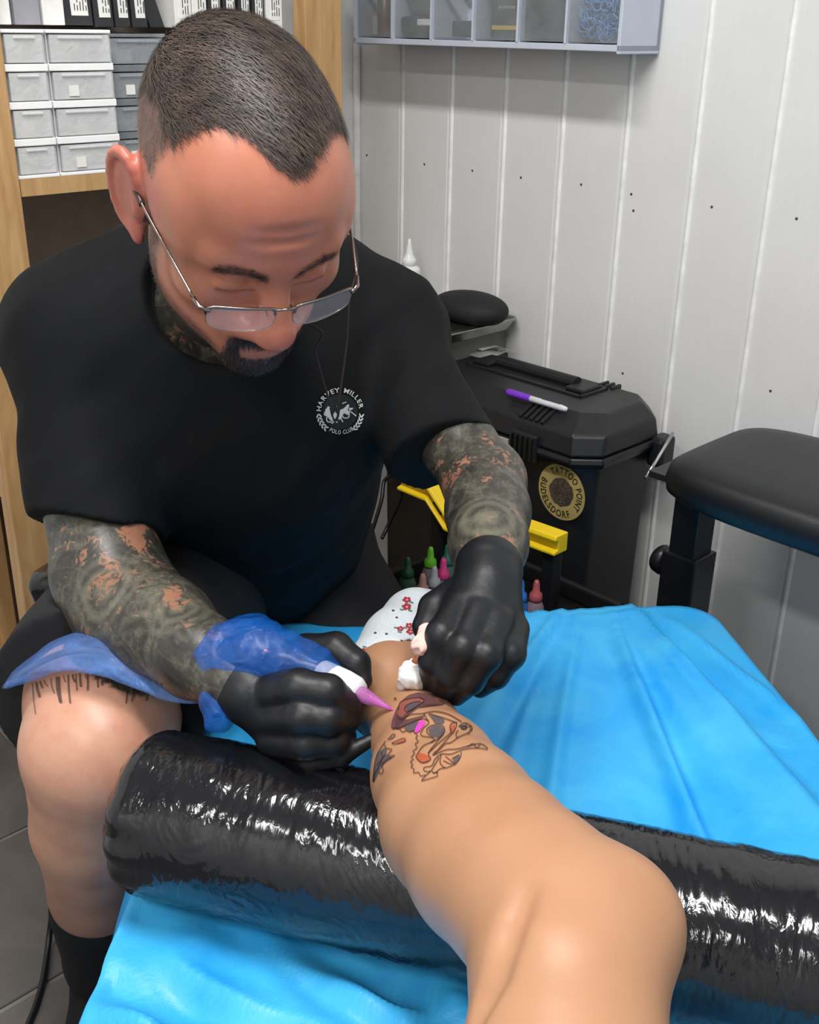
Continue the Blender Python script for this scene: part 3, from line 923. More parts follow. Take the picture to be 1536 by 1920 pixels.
MB().rbox(pa_ - .20, pa_ + .20, pb_ - .03, pb_ + .03, FZ + 0.001, FZ + .03).rbox(pa_ - .03, pa_ + .03, pb_ - .13, pb_ + .2, FZ + 0.001, FZ + .03).obj('foot', M_MBLK, t, bevel=.004)
MB().rbox(pa_ - .05, pa_ + .05, pb_ - .05, pb_ + .05, PZT - .064, PZT - .055).obj('mount_plate', M_MBLK, t)

# ================================================================== BLACK TOTE WITH YELLOW HANDLE AND INK BOTTLES
HB = 0.375                                  # distance of the handle from the wall
h0, h1 = to_room(PN(757, 903, HB)), to_room(PN(1053, 1018, HB))
HZ = (h0[2] + h1[2]) / 2
KA0, KA1 = h0[0] + .065, h1[0] + .06
KB0, KB1 = .285, .53
KZ = .513
M_TOTE = plain('tote_black', (20, 21, 24), .45)
M_YEL = plain('yellow_plastic', (240, 204, 30), .35, var=.06)
t = thing('tool_tote', R((KA0 + KA1) / 2, (KB0 + KB1) / 2, FZ), 'black open tool tote with a yellow carrying handle', 'tote')
m = MB()
m.rbox(KA0, KA1, KB0, KB1, FZ, KZ).rbox(KA0, KA1, KB0, KB0 + .012, KZ, KZ + .028).rbox(KA0, KA1, KB1 - .012, KB1, KZ, KZ + .028).rbox(KA0, KA0 + .012, KB0, KB1, KZ, KZ + .028).rbox(KA1 - .012, KA1, KB0, KB1, KZ, KZ + .028)
m.obj('tote_body', M_TOTE, t, bevel=.004)
# the handle: raised at both ends, dropped in the middle, a channel section
def hp(x): # fraction along
    L = h1[0] - h0[0]
    pts = [(0, 0.0), (.20, .0), (.33, -.035), (.66, -.035), (.74, -.004), (1.0, 0.0)]
    xs = [p[0] for p in pts]; ys = [p[1] for p in pts]
    return float(np.interp(x, xs, ys))
m = MB()
fr = [0, .1, .2, .24, .33, .5, .66, .70, .74, .85, 1.0]
sec = [(-.014, .010), (.012, .010), (.015, .004), (.006, .000), (.006, -.012), (.015, -.014), (.015, -.019), (-.014, -.019)]
V = []; F = []
for x in fr:
    a = h0[0] + (h1[0] - h0[0]) * x
    for (db, dz) in sec: V.append(R(a, HB + db, HZ + .006 + hp(x) + dz))
n = len(sec)
for i in range(len(fr) - 1):
    for k in range(n): F.append((i * n + k, i * n + (k + 1) % n, (i + 1) * n + (k + 1) % n, (i + 1) * n + k))
F.append(tuple(range(n - 1, -1, -1))); F.append(tuple((len(fr) - 1) * n + k for k in range(n)))
hd = obj('handle', V, F, M_YEL, t, bevel=.002)
for a in (KA0 + .015, h1[0] - .015):
    MB().rbox(a - .012, a + .012, HB - .01, HB + .008, KZ, HZ - .012).obj('handle_arm', M_TOTE, t, bevel=.003)
cl = to_room(PZ(707, 1062, .55))
MB().rbox(cl[0] - .022, cl[0] + .022, cl[1] - .008, cl[1] + .008, .53, .548).obj('side_clip', M_YEL, t, bevel=.005)
MB().rbox(cl[0] - .03, KA0 + .01, cl[1] - .012, cl[1] + .012, .50, .535).obj('clip_arm', M_TOTE, t, bevel=.003)
MB().rbox(cl[0] - .03, cl[0] + .0, cl[1] - .012, cl[1] + .012, FZ, .52).obj('side_leg', M_TOTE, t, bevel=.003)
def ink_bottle(x, y_top, cap, body, label, tz=.60, r=.0125, capless=False):
    p = PZ(x, y_top, tz)
    h = .085
    base = p - np.array([0, 0, h])
    t = thing('ink_bottle', base, label, 'bottle', 'ink bottles in the tote')
    bm_ = film('ink_%d_%d_%d' % body, body, .75, .2)
    v, f = lathe_geo(base, [(r * .95, 0), (r, .002), (r, h * .52), (r * .75, h * .60), (r * .5, h * .66), (r * .5, h * .70)], 16); obj('bottle_body', v, f, bm_, t, smooth=True)
    v, f = lathe_geo(base + [0, 0, h * .64], [(r * .74, 0), (r * .78, h * .03), (r * .70, h * .12), (r * .42, h * .16), (r * .36, h * .30), (r * .22, h * .36)], 14); obj('twist_cap', v, f, plain('cap_%d_%d_%d' % cap, cap, .4), t, smooth=True)
    return base
bots = []
for (x, y, cap, body, lab) in [
    (765, 1045, (34, 84, 58), (90, 120, 104), 'dark green capped ink bottle, leftmost in the tote'),
    (808, 1026, (104, 190, 44), (150, 140, 150), 'lime green capped ink bottle, tallest in the tote'),
    (840, 1022, (40, 110, 92), (96, 124, 116), 'teal capped ink bottle beside the forearm'),
    (832, 1047, (214, 62, 132), (170, 165, 178), 'magenta capped ink bottle next to the forearm'),
    (815, 1062, (170, 174, 180), (150, 154, 162), 'clear grey capped ink bottle in front of the lime one'),
    (793, 1076, (196, 140, 128), (120, 96, 92), 'small flesh pink capped ink bottle at the front of the tote'),
    (978, 1088, (36, 116, 206), (50, 110, 190), 'blue ink bottle just right of the gloved wrist'),
    (1007, 1088, (168, 78, 82), (150, 130, 136), 'dull red capped ink bottle right of the blue one')]:
    bots.append(ink_bottle(x, y, cap, body, lab))
bb = np.array([to_room(p) for p in bots])
# thin black cable looping behind the tote
q = [PN(695, 1005, .30), PN(715, 940, .27), PN(722, 900, .25), PN(748, 893, .24), PN(752, 930, .24), PN(728, 985, .26), PN(716, 1010, .28)]
v, f = tube_geo(smooth_path(q, 50), .0035, 8)
tag(obj('black_cable', v, f, plain('cable_black', (18, 18, 20), .4), smooth=True), 'thin black cable looping beside the yellow handle', 'cable')
# ================================================================== TREATMENT TABLE AND ITS BLUE COVER
TT = 0.59                                    # height of the covered table top
def rounded_poly(pts, rad, n=10):
    out = []
    m = len(pts)
    for i in range(m):
        p0, p1, p2 = (np.array(pts[(i + k - 1) % m], float) for k in range(3))
        d0 = (p0 - p1); d0 /= np.linalg.norm(d0); d1 = (p2 - p1); d1 /= np.linalg.norm(d1)
        ang = math.acos(np.clip(d0 @ d1, -1, 1))
        tl = rad[i] / math.tan(ang / 2)
        a, b = p1 + d0 * tl, p1 + d1 * tl
        c = p1 + (d0 + d1) / np.linalg.norm(d0 + d1) * (rad[i] / math.sin(ang / 2))
        t0 = math.atan2(*(a - c)[::-1]); t1 = math.atan2(*(b - c)[::-1])
        dt = (t1 - t0 + math.pi) % (2 * math.pi) - math.pi
        for k in range(n + 1):
            t = t0 + dt * k / n
            out.append(c + rad[i] * np.array([math.cos(t), math.sin(t)]))
    return np.array(out)
OUT = [(-0.275, 0.15), (0.585, 0.15), (0.402, 1.300), (-0.215, 1.222)]
def resample(poly, n):
    q = np.vstack([poly, poly[:1]])
    s = np.concatenate([[0], np.cumsum(np.linalg.norm(np.diff(q, axis=0), axis=1))])
    t = np.linspace(0, s[-1], n, endpoint=False)
    return np.stack([np.interp(t, s, q[:, 0]), np.interp(t, s, q[:, 1])], -1)
NO = 420
outline = resample(rounded_poly(OUT, [.05, .05, .05, .07]), NO)
cen = np.array([0.09, 0.72])
tb = thing('treatment_table', (cen[0], cen[1], FZ), 'padded treatment table hidden under a blue cover', 'table')
M_PAD = plain('table_pad', (40, 40, 44), .5)
inner = outline * 0.975 + cen * 0.025
nP = len(inner)
V = [(*p, TT - .085) for p in inner] + [(*p, TT - .026) for p in inner]
F = [(k, (k + 1) % nP, nP + (k + 1) % nP, nP + k) for k in range(nP)] + [tuple(range(nP, 2 * nP)), tuple(range(nP - 1, -1, -1))]
obj('padded_top', V, F, M_PAD, tb)
for (x, y) in ((-.2, .25), (.45, .25), (-.1, 1.1), (.27, 1.12)):
    MB().wbox(x - .02, x + .02, y - .02, y + .02, FZ, TT - .086).obj('leg', M_MBLK, tb, bevel=.003)
# the cover: rings on the top, then rings hanging down in folds
d_out = outline - cen
nrm = np.roll(outline, -1, 0) - np.roll(outline, 1, 0)
nrm = np.stack([nrm[:, 1], -nrm[:, 0]], -1); nrm /= np.linalg.norm(nrm, axis=1)[:, None]
sarc = np.linspace(0, 1, NO, endpoint=False)
def crease(x, y):
    """ridges and pulls in the film lying on the table"""
    p = np.stack([x, y], -1)
    # the pulls run down the table's length on the right half and fan out from the far corner
    ang = np.arctan2(x - 0.27, 1.42 - y)
    rr = np.hypot(x - 0.27, 1.42 - y)
    fan = 0.0
    g = np.random.default_rng(11)
    for k in range(26):
        a0 = g.uniform(-0.75, 0.42); w = g.uniform(.014, .040); amp = g.uniform(.4, 1.0) * (1 if g.random() < .65 else -.7)
        bend = .03 * np.sin(rr * g.uniform(2, 6) + g.uniform(0, 6))
        fan = fan + amp * np.exp(-((ang - a0 + bend) / w) ** 2)
    env = np.clip((rr - .05) / .25, 0, 1) * np.clip((x + .10) / .15, 0.1, 1)
    z = 0.0125 * fan * env
    # slack waves at the near left, where the roll drags the film along
    e2 = np.clip((.75 - y) / .12, 0, 1) * np.clip((.30 - x) / .2, 0, 1)
    q = np.stack([x * .55 + y * .84, (y * .55 - x * .84) * .35], -1)
    z = z + e2 * (.016 * (1 - np.abs(sines(q, 62, 15))) + .006 * sines(q, 120, 16) - .009)
    z = z + 0.0026 * sines(p, 16, 3) + 0.0012 * sines(p, 45, 4) + .0016 * np.abs(sines(p, 28, 8))
    return z
rings = []
NR = 70
for r in np.linspace(0, 1, NR) ** 0.8:
    q = cen + d_out * (r if r > 0 else 1e-4)
    z = TT + crease(q[:, 0], q[:, 1]) * (1 if r < .97 else .6)
    rings.append(np.column_stack([q, z]))
fold = sines(np.column_stack([np.cos(sarc * 6.283) * 9, np.sin(sarc * 6.283) * 9]), 2.2, 21, 9)
fold2 = sines(np.column_stack([np.cos(sarc * 6.283) * 9, np.sin(sarc * 6.283) * 9]), 6.0, 22, 9)
for k in range(1, 34):
    u = k / 33
    drop = .30 * u
    outw = .012 * min(1, u * 8) + (.045 + .035 * fold + .012 * fold2) * u ** .8
    q = outline + nrm * outw[:, None]
    z = TT - .012 * min(1, u * 12) - drop * 1.0 - .004 * fold2 * u
    rings.append(np.column_stack([q, np.broadcast_to(z, (NO,))]))
A = np.array(rings)                          # ring, point, 3
V = A.transpose(1, 0, 2).reshape(-1, 3)
def m_drape():
    t = NT('blue_film')
    nz = t.noise(9, 5, .6, dist=.8)
    c = t.ramp(nz, [(.3, lin((38, 172, 254))), (.7, lin((76, 198, 255)))])
    t.set(col=c, rough=.38, spec=.5)
    cr = t.noise(55, 6, .65, dist=1.5)
    t.bump(cr, .25, .003)
    tr = t.t.nodes.new('ShaderNodeBsdfTranslucent'); t.put(tr.inputs['Color'], lin((60, 160, 245)))
    mx = t.t.nodes.new('ShaderNodeMixShader'); mx.inputs[0].default_value = .10
    t.t.links.new(t.b.outputs[0], mx.inputs[1]); t.t.links.new(tr.outputs[0], mx.inputs[2])
    t.t.links.new(mx.outputs[0], t.out.inputs['Surface'])
    return t.m
M_DRAPE = m_drape()
dr = obj('table_cover', V, grid_faces(NO, NR + 33, True), M_DRAPE, smooth=True)
tag(dr, 'bright blue disposable plastic cover draped over the treatment table', 'cover')

# ================================================================== BLACK WRAPPED BOLSTER
b0 = PZ(262, 1512, TT + .072); b1 = PZ(1600, 1822, TT + .072)
axv = b1 - b0; BL = np.linalg.norm(axv) + .10; axv /= np.linalg.norm(axv)
BR = .072
nu, nv = 360, 260
xs = np.linspace(0, BL, nu)
th = np.linspace(0, 2 * math.pi, nv, endpoint=False)
X, TH = np.meshgrid(xs, th, indexing='ij')
pp = np.stack([X * 1.0, np.cos(TH) * BR, np.sin(TH) * BR], -1)
rr = np.full_like(X, BR)
aniso = pp * np.array([1.0, .35, .35])
rr += .0011 * sines(pp, 14, 31) + .0007 * (1 - np.abs(sines(aniso, 60, 32))) + .00055 * (1 - np.abs(sines(aniso, 130, 33))) + .0004 * (1 - np.abs(sines(aniso * [1, .6, .6] + .1 * sines(pp, 30, 36)[..., None], 240, 34)))
endf = np.clip(X / .02, 0, 1)
rr *= np.sqrt(np.clip(1 - (1 - endf) ** 2 * .35, 0, 1))
rr += .004 * (1 - np.clip(X / .05, 0, 1)) * np.sin(TH * 9 + 3 * np.sin(TH * 2)) * .5
rot_b = np.column_stack([axv, *frame_for(axv)])
loc = np.stack([X - .0, np.cos(TH) * rr, np.sin(TH) * rr], -1)
# the end of the roll: gathered film, slightly sunken
Vl = loc.reshape(-1, 3).tolist()
Fl = [tuple(q) for q in np.concatenate([grid_faces(nv, nu).tolist() if False else [[i * nv + j, i * nv + (j + 1) % nv, (i + 1) * nv + (j + 1) % nv, (i + 1) * nv + j] for i in range(nu - 1) for j in range(nv)]]).tolist()]
prev = 0
ringids = [list(range(nv)), list(range((nu - 1) * nv, nu * nv))]
for side, ids in enumerate(ringids):
    for s_, xo in ((.8, -.006), (.5, -.003), (.2, .006), (.02, .008)):
        base = len(Vl)
        for j in range(nv):
            p = loc[0 if side == 0 else -1, j]
            wob = .0035 * math.sin(j / nv * 6.283 * 11 + s_ * 5) * (1 - s_ * .5)
            Vl.append([(xo + wob) * (1 if side == 0 else -1) + (0 if side == 0 else BL), p[1] * s_, p[2] * s_])
        new = list(range(base, base + nv))
        for j in range(nv):
            q = (ids[j], new[j], new[(j + 1) % nv], ids[(j + 1) % nv])
            Fl.append(q if side == 0 else q[::-1])
        ids = new
    Fl.append(tuple(ids[::-1]) if side == 0 else tuple(ids))
def m_wrap():
    t = NT('black_wrap_film')
    t.set(col=lin((17, 18, 22)), rough=t.math('MULTIPLY_ADD', t.noise(30), .09, .09), spec=.65)
    v1 = t.tc((1.0, .45, .45))
    n1 = t.noise(60, 3, .5, vec=v1, dist=2.5)
    n2 = t.noise(20, 3, .5, vec=v1, dist=1.5)
    h = t.math('ADD', t.math('MULTIPLY', n1, .45), n2)
    t.bump(h, .26, .006)
    return t.m
M_WRAP = m_wrap()
me = mesh_from(np.array(Vl), Fl, 'bolster', True)
bo = bpy.data.objects.new('bolster', me); COL.objects.link(bo); me.materials.append(M_WRAP)
bo.matrix_world = Matrix.Translation(tuple(b0)) @ Matrix(rot_b.tolist()).to_4x4()
tag(bo, 'thick cylindrical bolster wrapped in shiny black film on the blue cover', 'bolster')

# ================================================================== THE CLIENT'S LEG
def m_skin(name, dark, light, red, rough=.48, ink=False):
    t = NT(name)
    nz = t.noise(9, 4)
    c = t.ramp(nz, [(.25, lin(dark)), (.6, lin(light)), (.85, lin(red))])
    fine = t.noise(260, 3)
    c = t.mix(t.math('MULTIPLY', fine, .10), c, lin(dark))
    c = t.mix(t.math('MULTIPLY', t.ramp(t.noise(48, 5, .65), [(.45, (0, 0, 0, 1)), (.7, (1, 1, 1, 1))]), .30), c, lin(red))
    return t, c, fine
t, c, fine = m_skin('client_skin', (168, 122, 88), (180, 134, 100), (186, 132, 102))
t.set(col=c, rough=.42, sss=.06); t.b.inputs['Subsurface Radius'].default_value = (.012, .005, .003)
t.bump(fine, .08, .0006)
M_CSKIN = t.m
LEG = [SZ(745, 1318, .742, 58), SZ(784, 1385, .752, 84), SZ(816, 1455, .765, 116), SZ(862, 1540, .778, 146), SZ(925, 1615, .789, 158), SZ(998, 1682, .798, 164), SZ(1070, 1755, .805, 170)]
THI = [SZ(1070, 1755, .805, 170), SZ(1066, 1860, .805, 174), SZ(1060, 2010, .795, 190), SZ(1060, 2300, .78, 260)]
allp = np.array([p for p, r in LEG + THI])
fl = Field(allp.min(0) - .14, allp.max(0) + [.14, .32, .14], .0028)
fl.chain(LEG, .012); fl.chain(THI, .012)
fl.ball(*SZ(1180, 1725, .815, 62), .05)                      # knee cap
fl.ball(*SZ(1010, 1800, .80, 95), .03)                       # hollow side of the knee stays full
fl.ball(P(737, 1268, .992), .013, .018)                      # ankle bone
FOOT = [(P(714, 1324, .995), .0265), (P(726, 1262, 1.02), .029), (P(748, 1205, 1.065), .0255), (P(776, 1158, 1.11), .0195), (P(799, 1131, 1.14), .0105)]
fl.chain(FOOT, .03)
fl.cone((LEG[0][0], .028), (P(728, 1275, 1.0), .030), .015)
v, f = fl.mesh(1)
b_ = bvh_of(v, f)
fold_line = [hit(b_, x, y, .001) for x, y in ((985, 1672), (967, 1715), (950, 1765), (930, 1829), (905, 1875), (885, 1925))]
fl.chain([(h_[0], .0012) for k, h_ in enumerate(fold_line) if h_ is not None], .016, 'sub')   # soft fold behind the knee
v, f = fl.mesh(2)
client = obj('person', v, f, M_CSKIN, smooth=True)
tag(client, 'bare tanned leg of a reclining client with a half finished tattoo above the ankle', 'person')
leg_bvh = bvh_of(v, f)
# sock
def m_sock():
    t = NT('sock_knit')
    nz = t.noise(500, 2, vec=t.tc((1, 1, 1)))
    t.set(col=t.ramp(nz, [(.3, lin((206, 216, 222))), (.7, lin((228, 234, 236)))]), rough=.85)
    t.bump(nz, .3, .0008)
    return t.m
fs = Field(allp.min(0) - .14, allp.max(0) + [.14, .32, .14], .0026)
fs.chain([(p, r + .0024) for p, r in FOOT], .03)
fs.ball(P(737, 1268, .992), .0135, .012)
sv, sf = fs.mesh(2)
# the opening: an edge running from the instep round to the heel
c0, c1, c2 = P(776, 1236, 1.02), P(684, 1296, .965), P(712, 1362, .985)
nn = np.cross(c1 - c0, c2 - c0); nn /= np.linalg.norm(nn)
if (P(790, 1120, 1.12) - c0) @ nn < 0: nn = -nn
dpl = (sv - c0) @ nn
okf = (dpl > 0)[sf].any(1)
sv = np.where((dpl < 0)[:, None], sv - dpl[:, None] * nn * (dpl[:, None] > -.008), sv)
sf2 = sf[okf]
used = np.unique(sf2); remap = -np.ones(len(sv), int); remap[used] = np.arange(len(used))
sock = obj('sock', sv[used], remap[sf2], m_sock(), client, smooth=True)
so = sock.modifiers.new('solid', 'SOLIDIFY'); so.thickness = .0015; so.offset = 1
sock['label'] = 'white ankle sock printed with small red flowers'
sock_bvh = bvh_of(sv[used], remap[sf2])
def ribbon(m, bvh, pts, wpx, lift=.0006, closed=False, smooth=True, dens=3.0):
    """a line of ink laid on a surface along a path of pixels"""
    pts = np.array(pts, float)
    if closed: pts = np.vstack([pts, pts[:1]])
    L = np.linalg.norm(np.diff(pts, axis=0), axis=1).sum()
    n = max(4, int(L / dens))
    if smooth and len(pts) > 2: q = smooth_path(pts, n)
    else:
        s = np.concatenate([[0], np.cumsum(np.linalg.norm(np.diff(pts, axis=0), axis=1))])
        tt = np.linspace(0, s[-1], n); q = np.stack([np.interp(tt, s, pts[:, 0]), np.interp(tt, s, pts[:, 1])], -1)
    T = np.gradient(q, axis=0); T /= np.linalg.norm(T, axis=1)[:, None] + 1e-9
    N = np.stack([-T[:, 1], T[:, 0]], -1) * wpx / 2
    rows = []
    for a, b in zip(q + N, q - N):
        h1, h2 = hit(bvh, *a, lift), hit(bvh, *b, lift)
        rows.append(None if h1 is None or h2 is None else (h1[0], h2[0]))
    for r0, r1 in zip(rows[:-1], rows[1:]):
        if r0 is None or r1 is None: continue
        if np.linalg.norm(r0[0] - r1[0]) > .02: continue
        m.add([r0[0], r0[1], r1[1], r1[0]], [(0, 1, 2, 3)])
def patch(m, bvh, poly, lift=.0004, n=5):
    """a filled area of ink: fan of rings"""
    poly = smooth_path(np.vstack([poly, poly[:1]]), 40)[:-1] if len(poly) > 3 else np.array(poly, float)
    c = poly.mean(0)
    V = []; ok = True
    h = hit(bvh, *c, lift)
    if h is None: return
    rings = []
    for k in range(1, n + 1):
        row = []
        for p in poly:
            h = hit(bvh, *(c + (p - c) * k / n), lift)
            row.append(None if h is None else h[0])
        rings.append(row)
    N = len(poly)
    prev = [hit(bvh, *c, lift)[0]] * N
    for row in rings:
        for j in range(N):
            q = [prev[j], prev[(j + 1) % N], row[(j + 1) % N], row[j]]
            if any(x is None for x in q): continue
            if max(np.linalg.norm(q[a] - q[b]) for a, b in ((0, 2), (1, 3))) > .02: continue
            m.add(q, [(0, 1, 2, 3)])
        prev = [r if r is not None else p for r, p in zip(row, prev)]
def tz(*pts): return [(660 + x * .1953, 1240 + y * .1953) for x, y in pts]
M_LINE = film('tattoo_line', (62, 42, 42), .80, .45)
M_TGREY = film('tattoo_grey', (86, 84, 92), .72, .45)
M_TSHADE = film('tattoo_plum', (92, 58, 66), .62, .45)
M_TRED = film('tattoo_red', (186, 88, 58), .62, .45)
M_TPINK = plain('tattoo_ink_wet', (222, 66, 178), .25)
M_TROSE = film('tattoo_rose', (170, 96, 84), .6, .45)
m = MB(); patch(m, leg_bvh, tz((640, 300), (820, 330), (960, 390), (900, 420), (700, 420), (500, 560), (430, 640), (380, 650), (390, 560), (450, 420), (540, 330)))
obj('tattoo_shading', m.v, m.f, M_TSHADE, client)
m = MB(); patch(m, leg_bvh, tz((430, 520), (520, 560), (690, 520), (650, 570), (500, 640), (420, 650)))
obj('tattoo_shading', m.v, m.f, M_TSHADE, client)
m = MB(); patch(m, leg_bvh, tz((500, 370), (620, 360), (690, 385), (640, 430), (540, 490), (480, 540), (445, 500), (460, 420)), .0006)
obj('tattoo_scroll', m.v, m.f, M_TROSE, client)
m = MB(); patch(m, leg_bvh, tz((520, 430), (580, 400), (650, 400), (610, 450), (540, 480)), .0008)
obj('tattoo_grey_fill', m.v, m.f, M_TGREY, client)
m = MB(); patch(m, leg_bvh, tz((730, 510), (870, 550), (880, 600), (800, 600), (770, 560)), .0006)
obj('tattoo_grey_fill', m.v, m.f, M_TGREY, client)
m = MB(); patch(m, leg_bvh, tz((730, 660), (790, 620), (860, 630), (890, 680), (850, 740), (760, 710)), .0006)
obj('tattoo_grey_fill', m.v, m.f, M_TGREY, client)
m = MB(); patch(m, leg_bvh, tz((500, 650), (560, 600), (650, 590), (620, 660), (560, 680)), .0006)
obj('tattoo_grey_fill', m.v, m.f, M_TGREY, client)
m = MB(); patch(m, leg_bvh, tz((1030, 620), (1080, 610), (1100, 650), (1060, 660)), .0006)
obj('tattoo_grey_fill', m.v, m.f, M_TGREY, client)
m = MB(); patch(m, leg_bvh, tz((250, 880), (330, 830), (340, 900), (390, 930), (300, 1000), (220, 1150), (205, 1130), (225, 1000)), .0006)
obj('tattoo_grey_fill', m.v, m.f, M_TGREY, client)
m = MB(); patch(m, leg_bvh, tz((970, 940), (1030, 905), (1030, 950), (985, 980)), .0006)
obj('tattoo_grey_fill', m.v, m.f, M_TGREY, client)
m = MB(); patch(m, leg_bvh, tz((640, 880), (690, 890), (750, 920), (740, 960), (680, 980), (630, 940)), .0006)
obj('tattoo_red_fill', m.v, m.f, M_TRED, client)
m = MB(); patch(m, leg_bvh, tz((950, 620), (990, 610), (975, 700), (940, 680)), .0006)
obj('tattoo_red_fill', m.v, m.f, M_TRED, client)
m = MB(); patch(m, leg_bvh, tz((430, 780), (500, 750), (510, 775), (440, 795)), .0006)
obj('tattoo_red_fill', m.v, m.f, M_TRED, client)
m = MB(); patch(m, leg_bvh, tz((615, 650), (650, 590), (690, 575), (700, 600), (650, 680), (610, 690)), .0009)
obj('wet_ink', m.v, m.f, M_TPINK, client)
m = MB()
def zig(a, b, n, amp):
    a = np.array(a, float); b = np.array(b, float)
    d = b - a; nv_ = np.array([-d[1], d[0]]) / np.linalg.norm(d)
    return [tuple(a + d * k / n + nv_ * (amp if k % 2 else 0)) for k in range(n + 1)]
L = [
    [(400, 660), (430, 640), (470, 660), (490, 690), (530, 670), (560, 690), (590, 670), (610, 700), (640, 720), (615, 740), (645, 780), (610, 800), (635, 840), (590, 870), (610, 890), (575, 930), (600, 950), (565, 970), (595, 1000), (570, 1020), (605, 1040), (595, 1080), (650, 1070), (665, 1110), (720, 1095), (670, 1155), (830, 1110), (820, 1070)],
    [(690, 510), (720, 560), (740, 600), (690, 650), (670, 720), (790, 745), (770, 780), (690, 820), (640, 890), (625, 930), (680, 980), (760, 950), (740, 890), (820, 780), (880, 700), (890, 660), (860, 620), (780, 620), (725, 655), (730, 700), (790, 745)],
    [(760, 790), (850, 740)], [(735, 890), (830, 800), (900, 740), (950, 690), (940, 640), (960, 600), (1000, 600), (990, 660), (930, 740), (860, 820), (800, 900)],
    [(680, 510), (800, 490), (930, 520), (1050, 590)], [(740, 510), (900, 560), (1010, 600)],
    [(1020, 640), (1050, 610), (1090, 600), (1150, 640), (1120, 690), (1060, 720), (1010, 740), (1000, 700), (1020, 670)], [(1040, 640), (1080, 630), (1100, 650), (1060, 660), (1040, 640)],
    [(1090, 600), (1105, 640), (1135, 625), (1130, 665), (1155, 660), (1110, 700), (1130, 705)],
    [(1020, 740), (950, 790), (900, 800), (850, 850), (800, 880), (780, 910)],
    [(780, 910), (900, 860), (1010, 850), (1120, 820), (1230, 800), (1300, 850), (1200, 840), (1090, 850), (1030, 870), (950, 900), (860, 900), (800, 950), (770, 1010), (700, 1025), (705, 1060), (760, 1060), (800, 1000), (840, 930)],
    [(860, 900), (850, 980), (900, 1030), (960, 1010), (1000, 990), (1040, 930), (1050, 880)], [(880, 960), (940, 990), (1000, 990)], [(900, 920), (950, 960), (985, 985)], [(960, 945), (1030, 905)],
    [(770, 1060), (800, 1080), (850, 1040), (900, 1030)], [(720, 1100), (760, 1060)], [(780, 1080), (830, 1070)],
    [(1110, 830), (1160, 800), (1200, 840), (1230, 800)],
    [(450, 480), (470, 400), (560, 365), (660, 360), (690, 390), (620, 440), (540, 490), (510, 470), (530, 430), (600, 400), (660, 395)],
    [(430, 520), (480, 560), (560, 520), (680, 510)], [(400, 640), (440, 650), (540, 610), (640, 570), (690, 560), (735, 580)],
    [(350, 760), (400, 705), (420, 720), (370, 760)], [(390, 790), (500, 745), (515, 775), (420, 800), (390, 790)],
    [(320, 800), (340, 840), (390, 850), (350, 910), (420, 910), (340, 950), (300, 1000), (310, 1060), (280, 1085), (270, 1060)],
    [(330, 770), (260, 880), (230, 980), (210, 1160)], [(290, 870), (300, 930), (250, 1000)], [(300, 960), (240, 1060), (215, 1150)], [(330, 900), (280, 960)],
    [(410, 380), (420, 350), (430, 380)],
]
for k, l in enumerate(L): ribbon(m, leg_bvh, tz(*l), 1.7, .0010, smooth=(k != 0))
obj('tattoo_outline', m.v, m.f, M_LINE, client)
# flowers on the sock
M_FRED = plain('flower_red', (176, 44, 56), .8); M_FGRN = plain('flower_green', (96, 140, 130), .8); M_FDRK = plain('flower_dark', (92, 58, 66), .8)
mr, mg, md = MB(), MB(), MB()
g = random.Random(4)
for (x, y, s) in [(763, 1128, 1.0), (762, 1141, 1.1), (766, 1176, .9), (768, 1187, 1.0), (685, 1224, 1.1), (750, 1182, .8)]:
    for k in range(5):
        a = k * 1.257 + s * 3
        cx, cy = x + 3.6 * s * math.cos(a) * 1.4, y + 3.6 * s * math.sin(a)
        patch(mr, sock_bvh, [(cx + 3.0 * s * math.cos(q), cy + 2.4 * s * math.sin(q)) for q in np.linspace(0, 6.28, 7)[:-1]], .0022, 1)
    for k in range(2):
        a = g.uniform(0, 6.28); cx, cy = x + 10 * s * math.cos(a), y + 8 * s * math.sin(a)
        patch(mg, sock_bvh, [(cx + 4 * math.cos(q), cy + 1.6 * math.sin(q + .5)) for q in np.linspace(0, 6.28, 7)[:-1]], .0022, 1)
for (x, y) in [(744, 1161), (725, 1192), (752, 1203), (704, 1233), (738, 1148), (705, 1190), (780, 1158), (718, 1216)]:
    patch(md, sock_bvh, [(x + 2.6 * math.cos(q), y + 1.5 * math.sin(q)) for q in np.linspace(0, 6.28, 7)[:-1]], .0022, 1)
for nm, mm, mt_ in (('flower_print', mr, M_FRED), ('leaf_print', mg, M_FGRN), ('bud_print', md, M_FDRK)):
    if mm.v: obj(nm, mm.v, mm.f, mt_, sock)
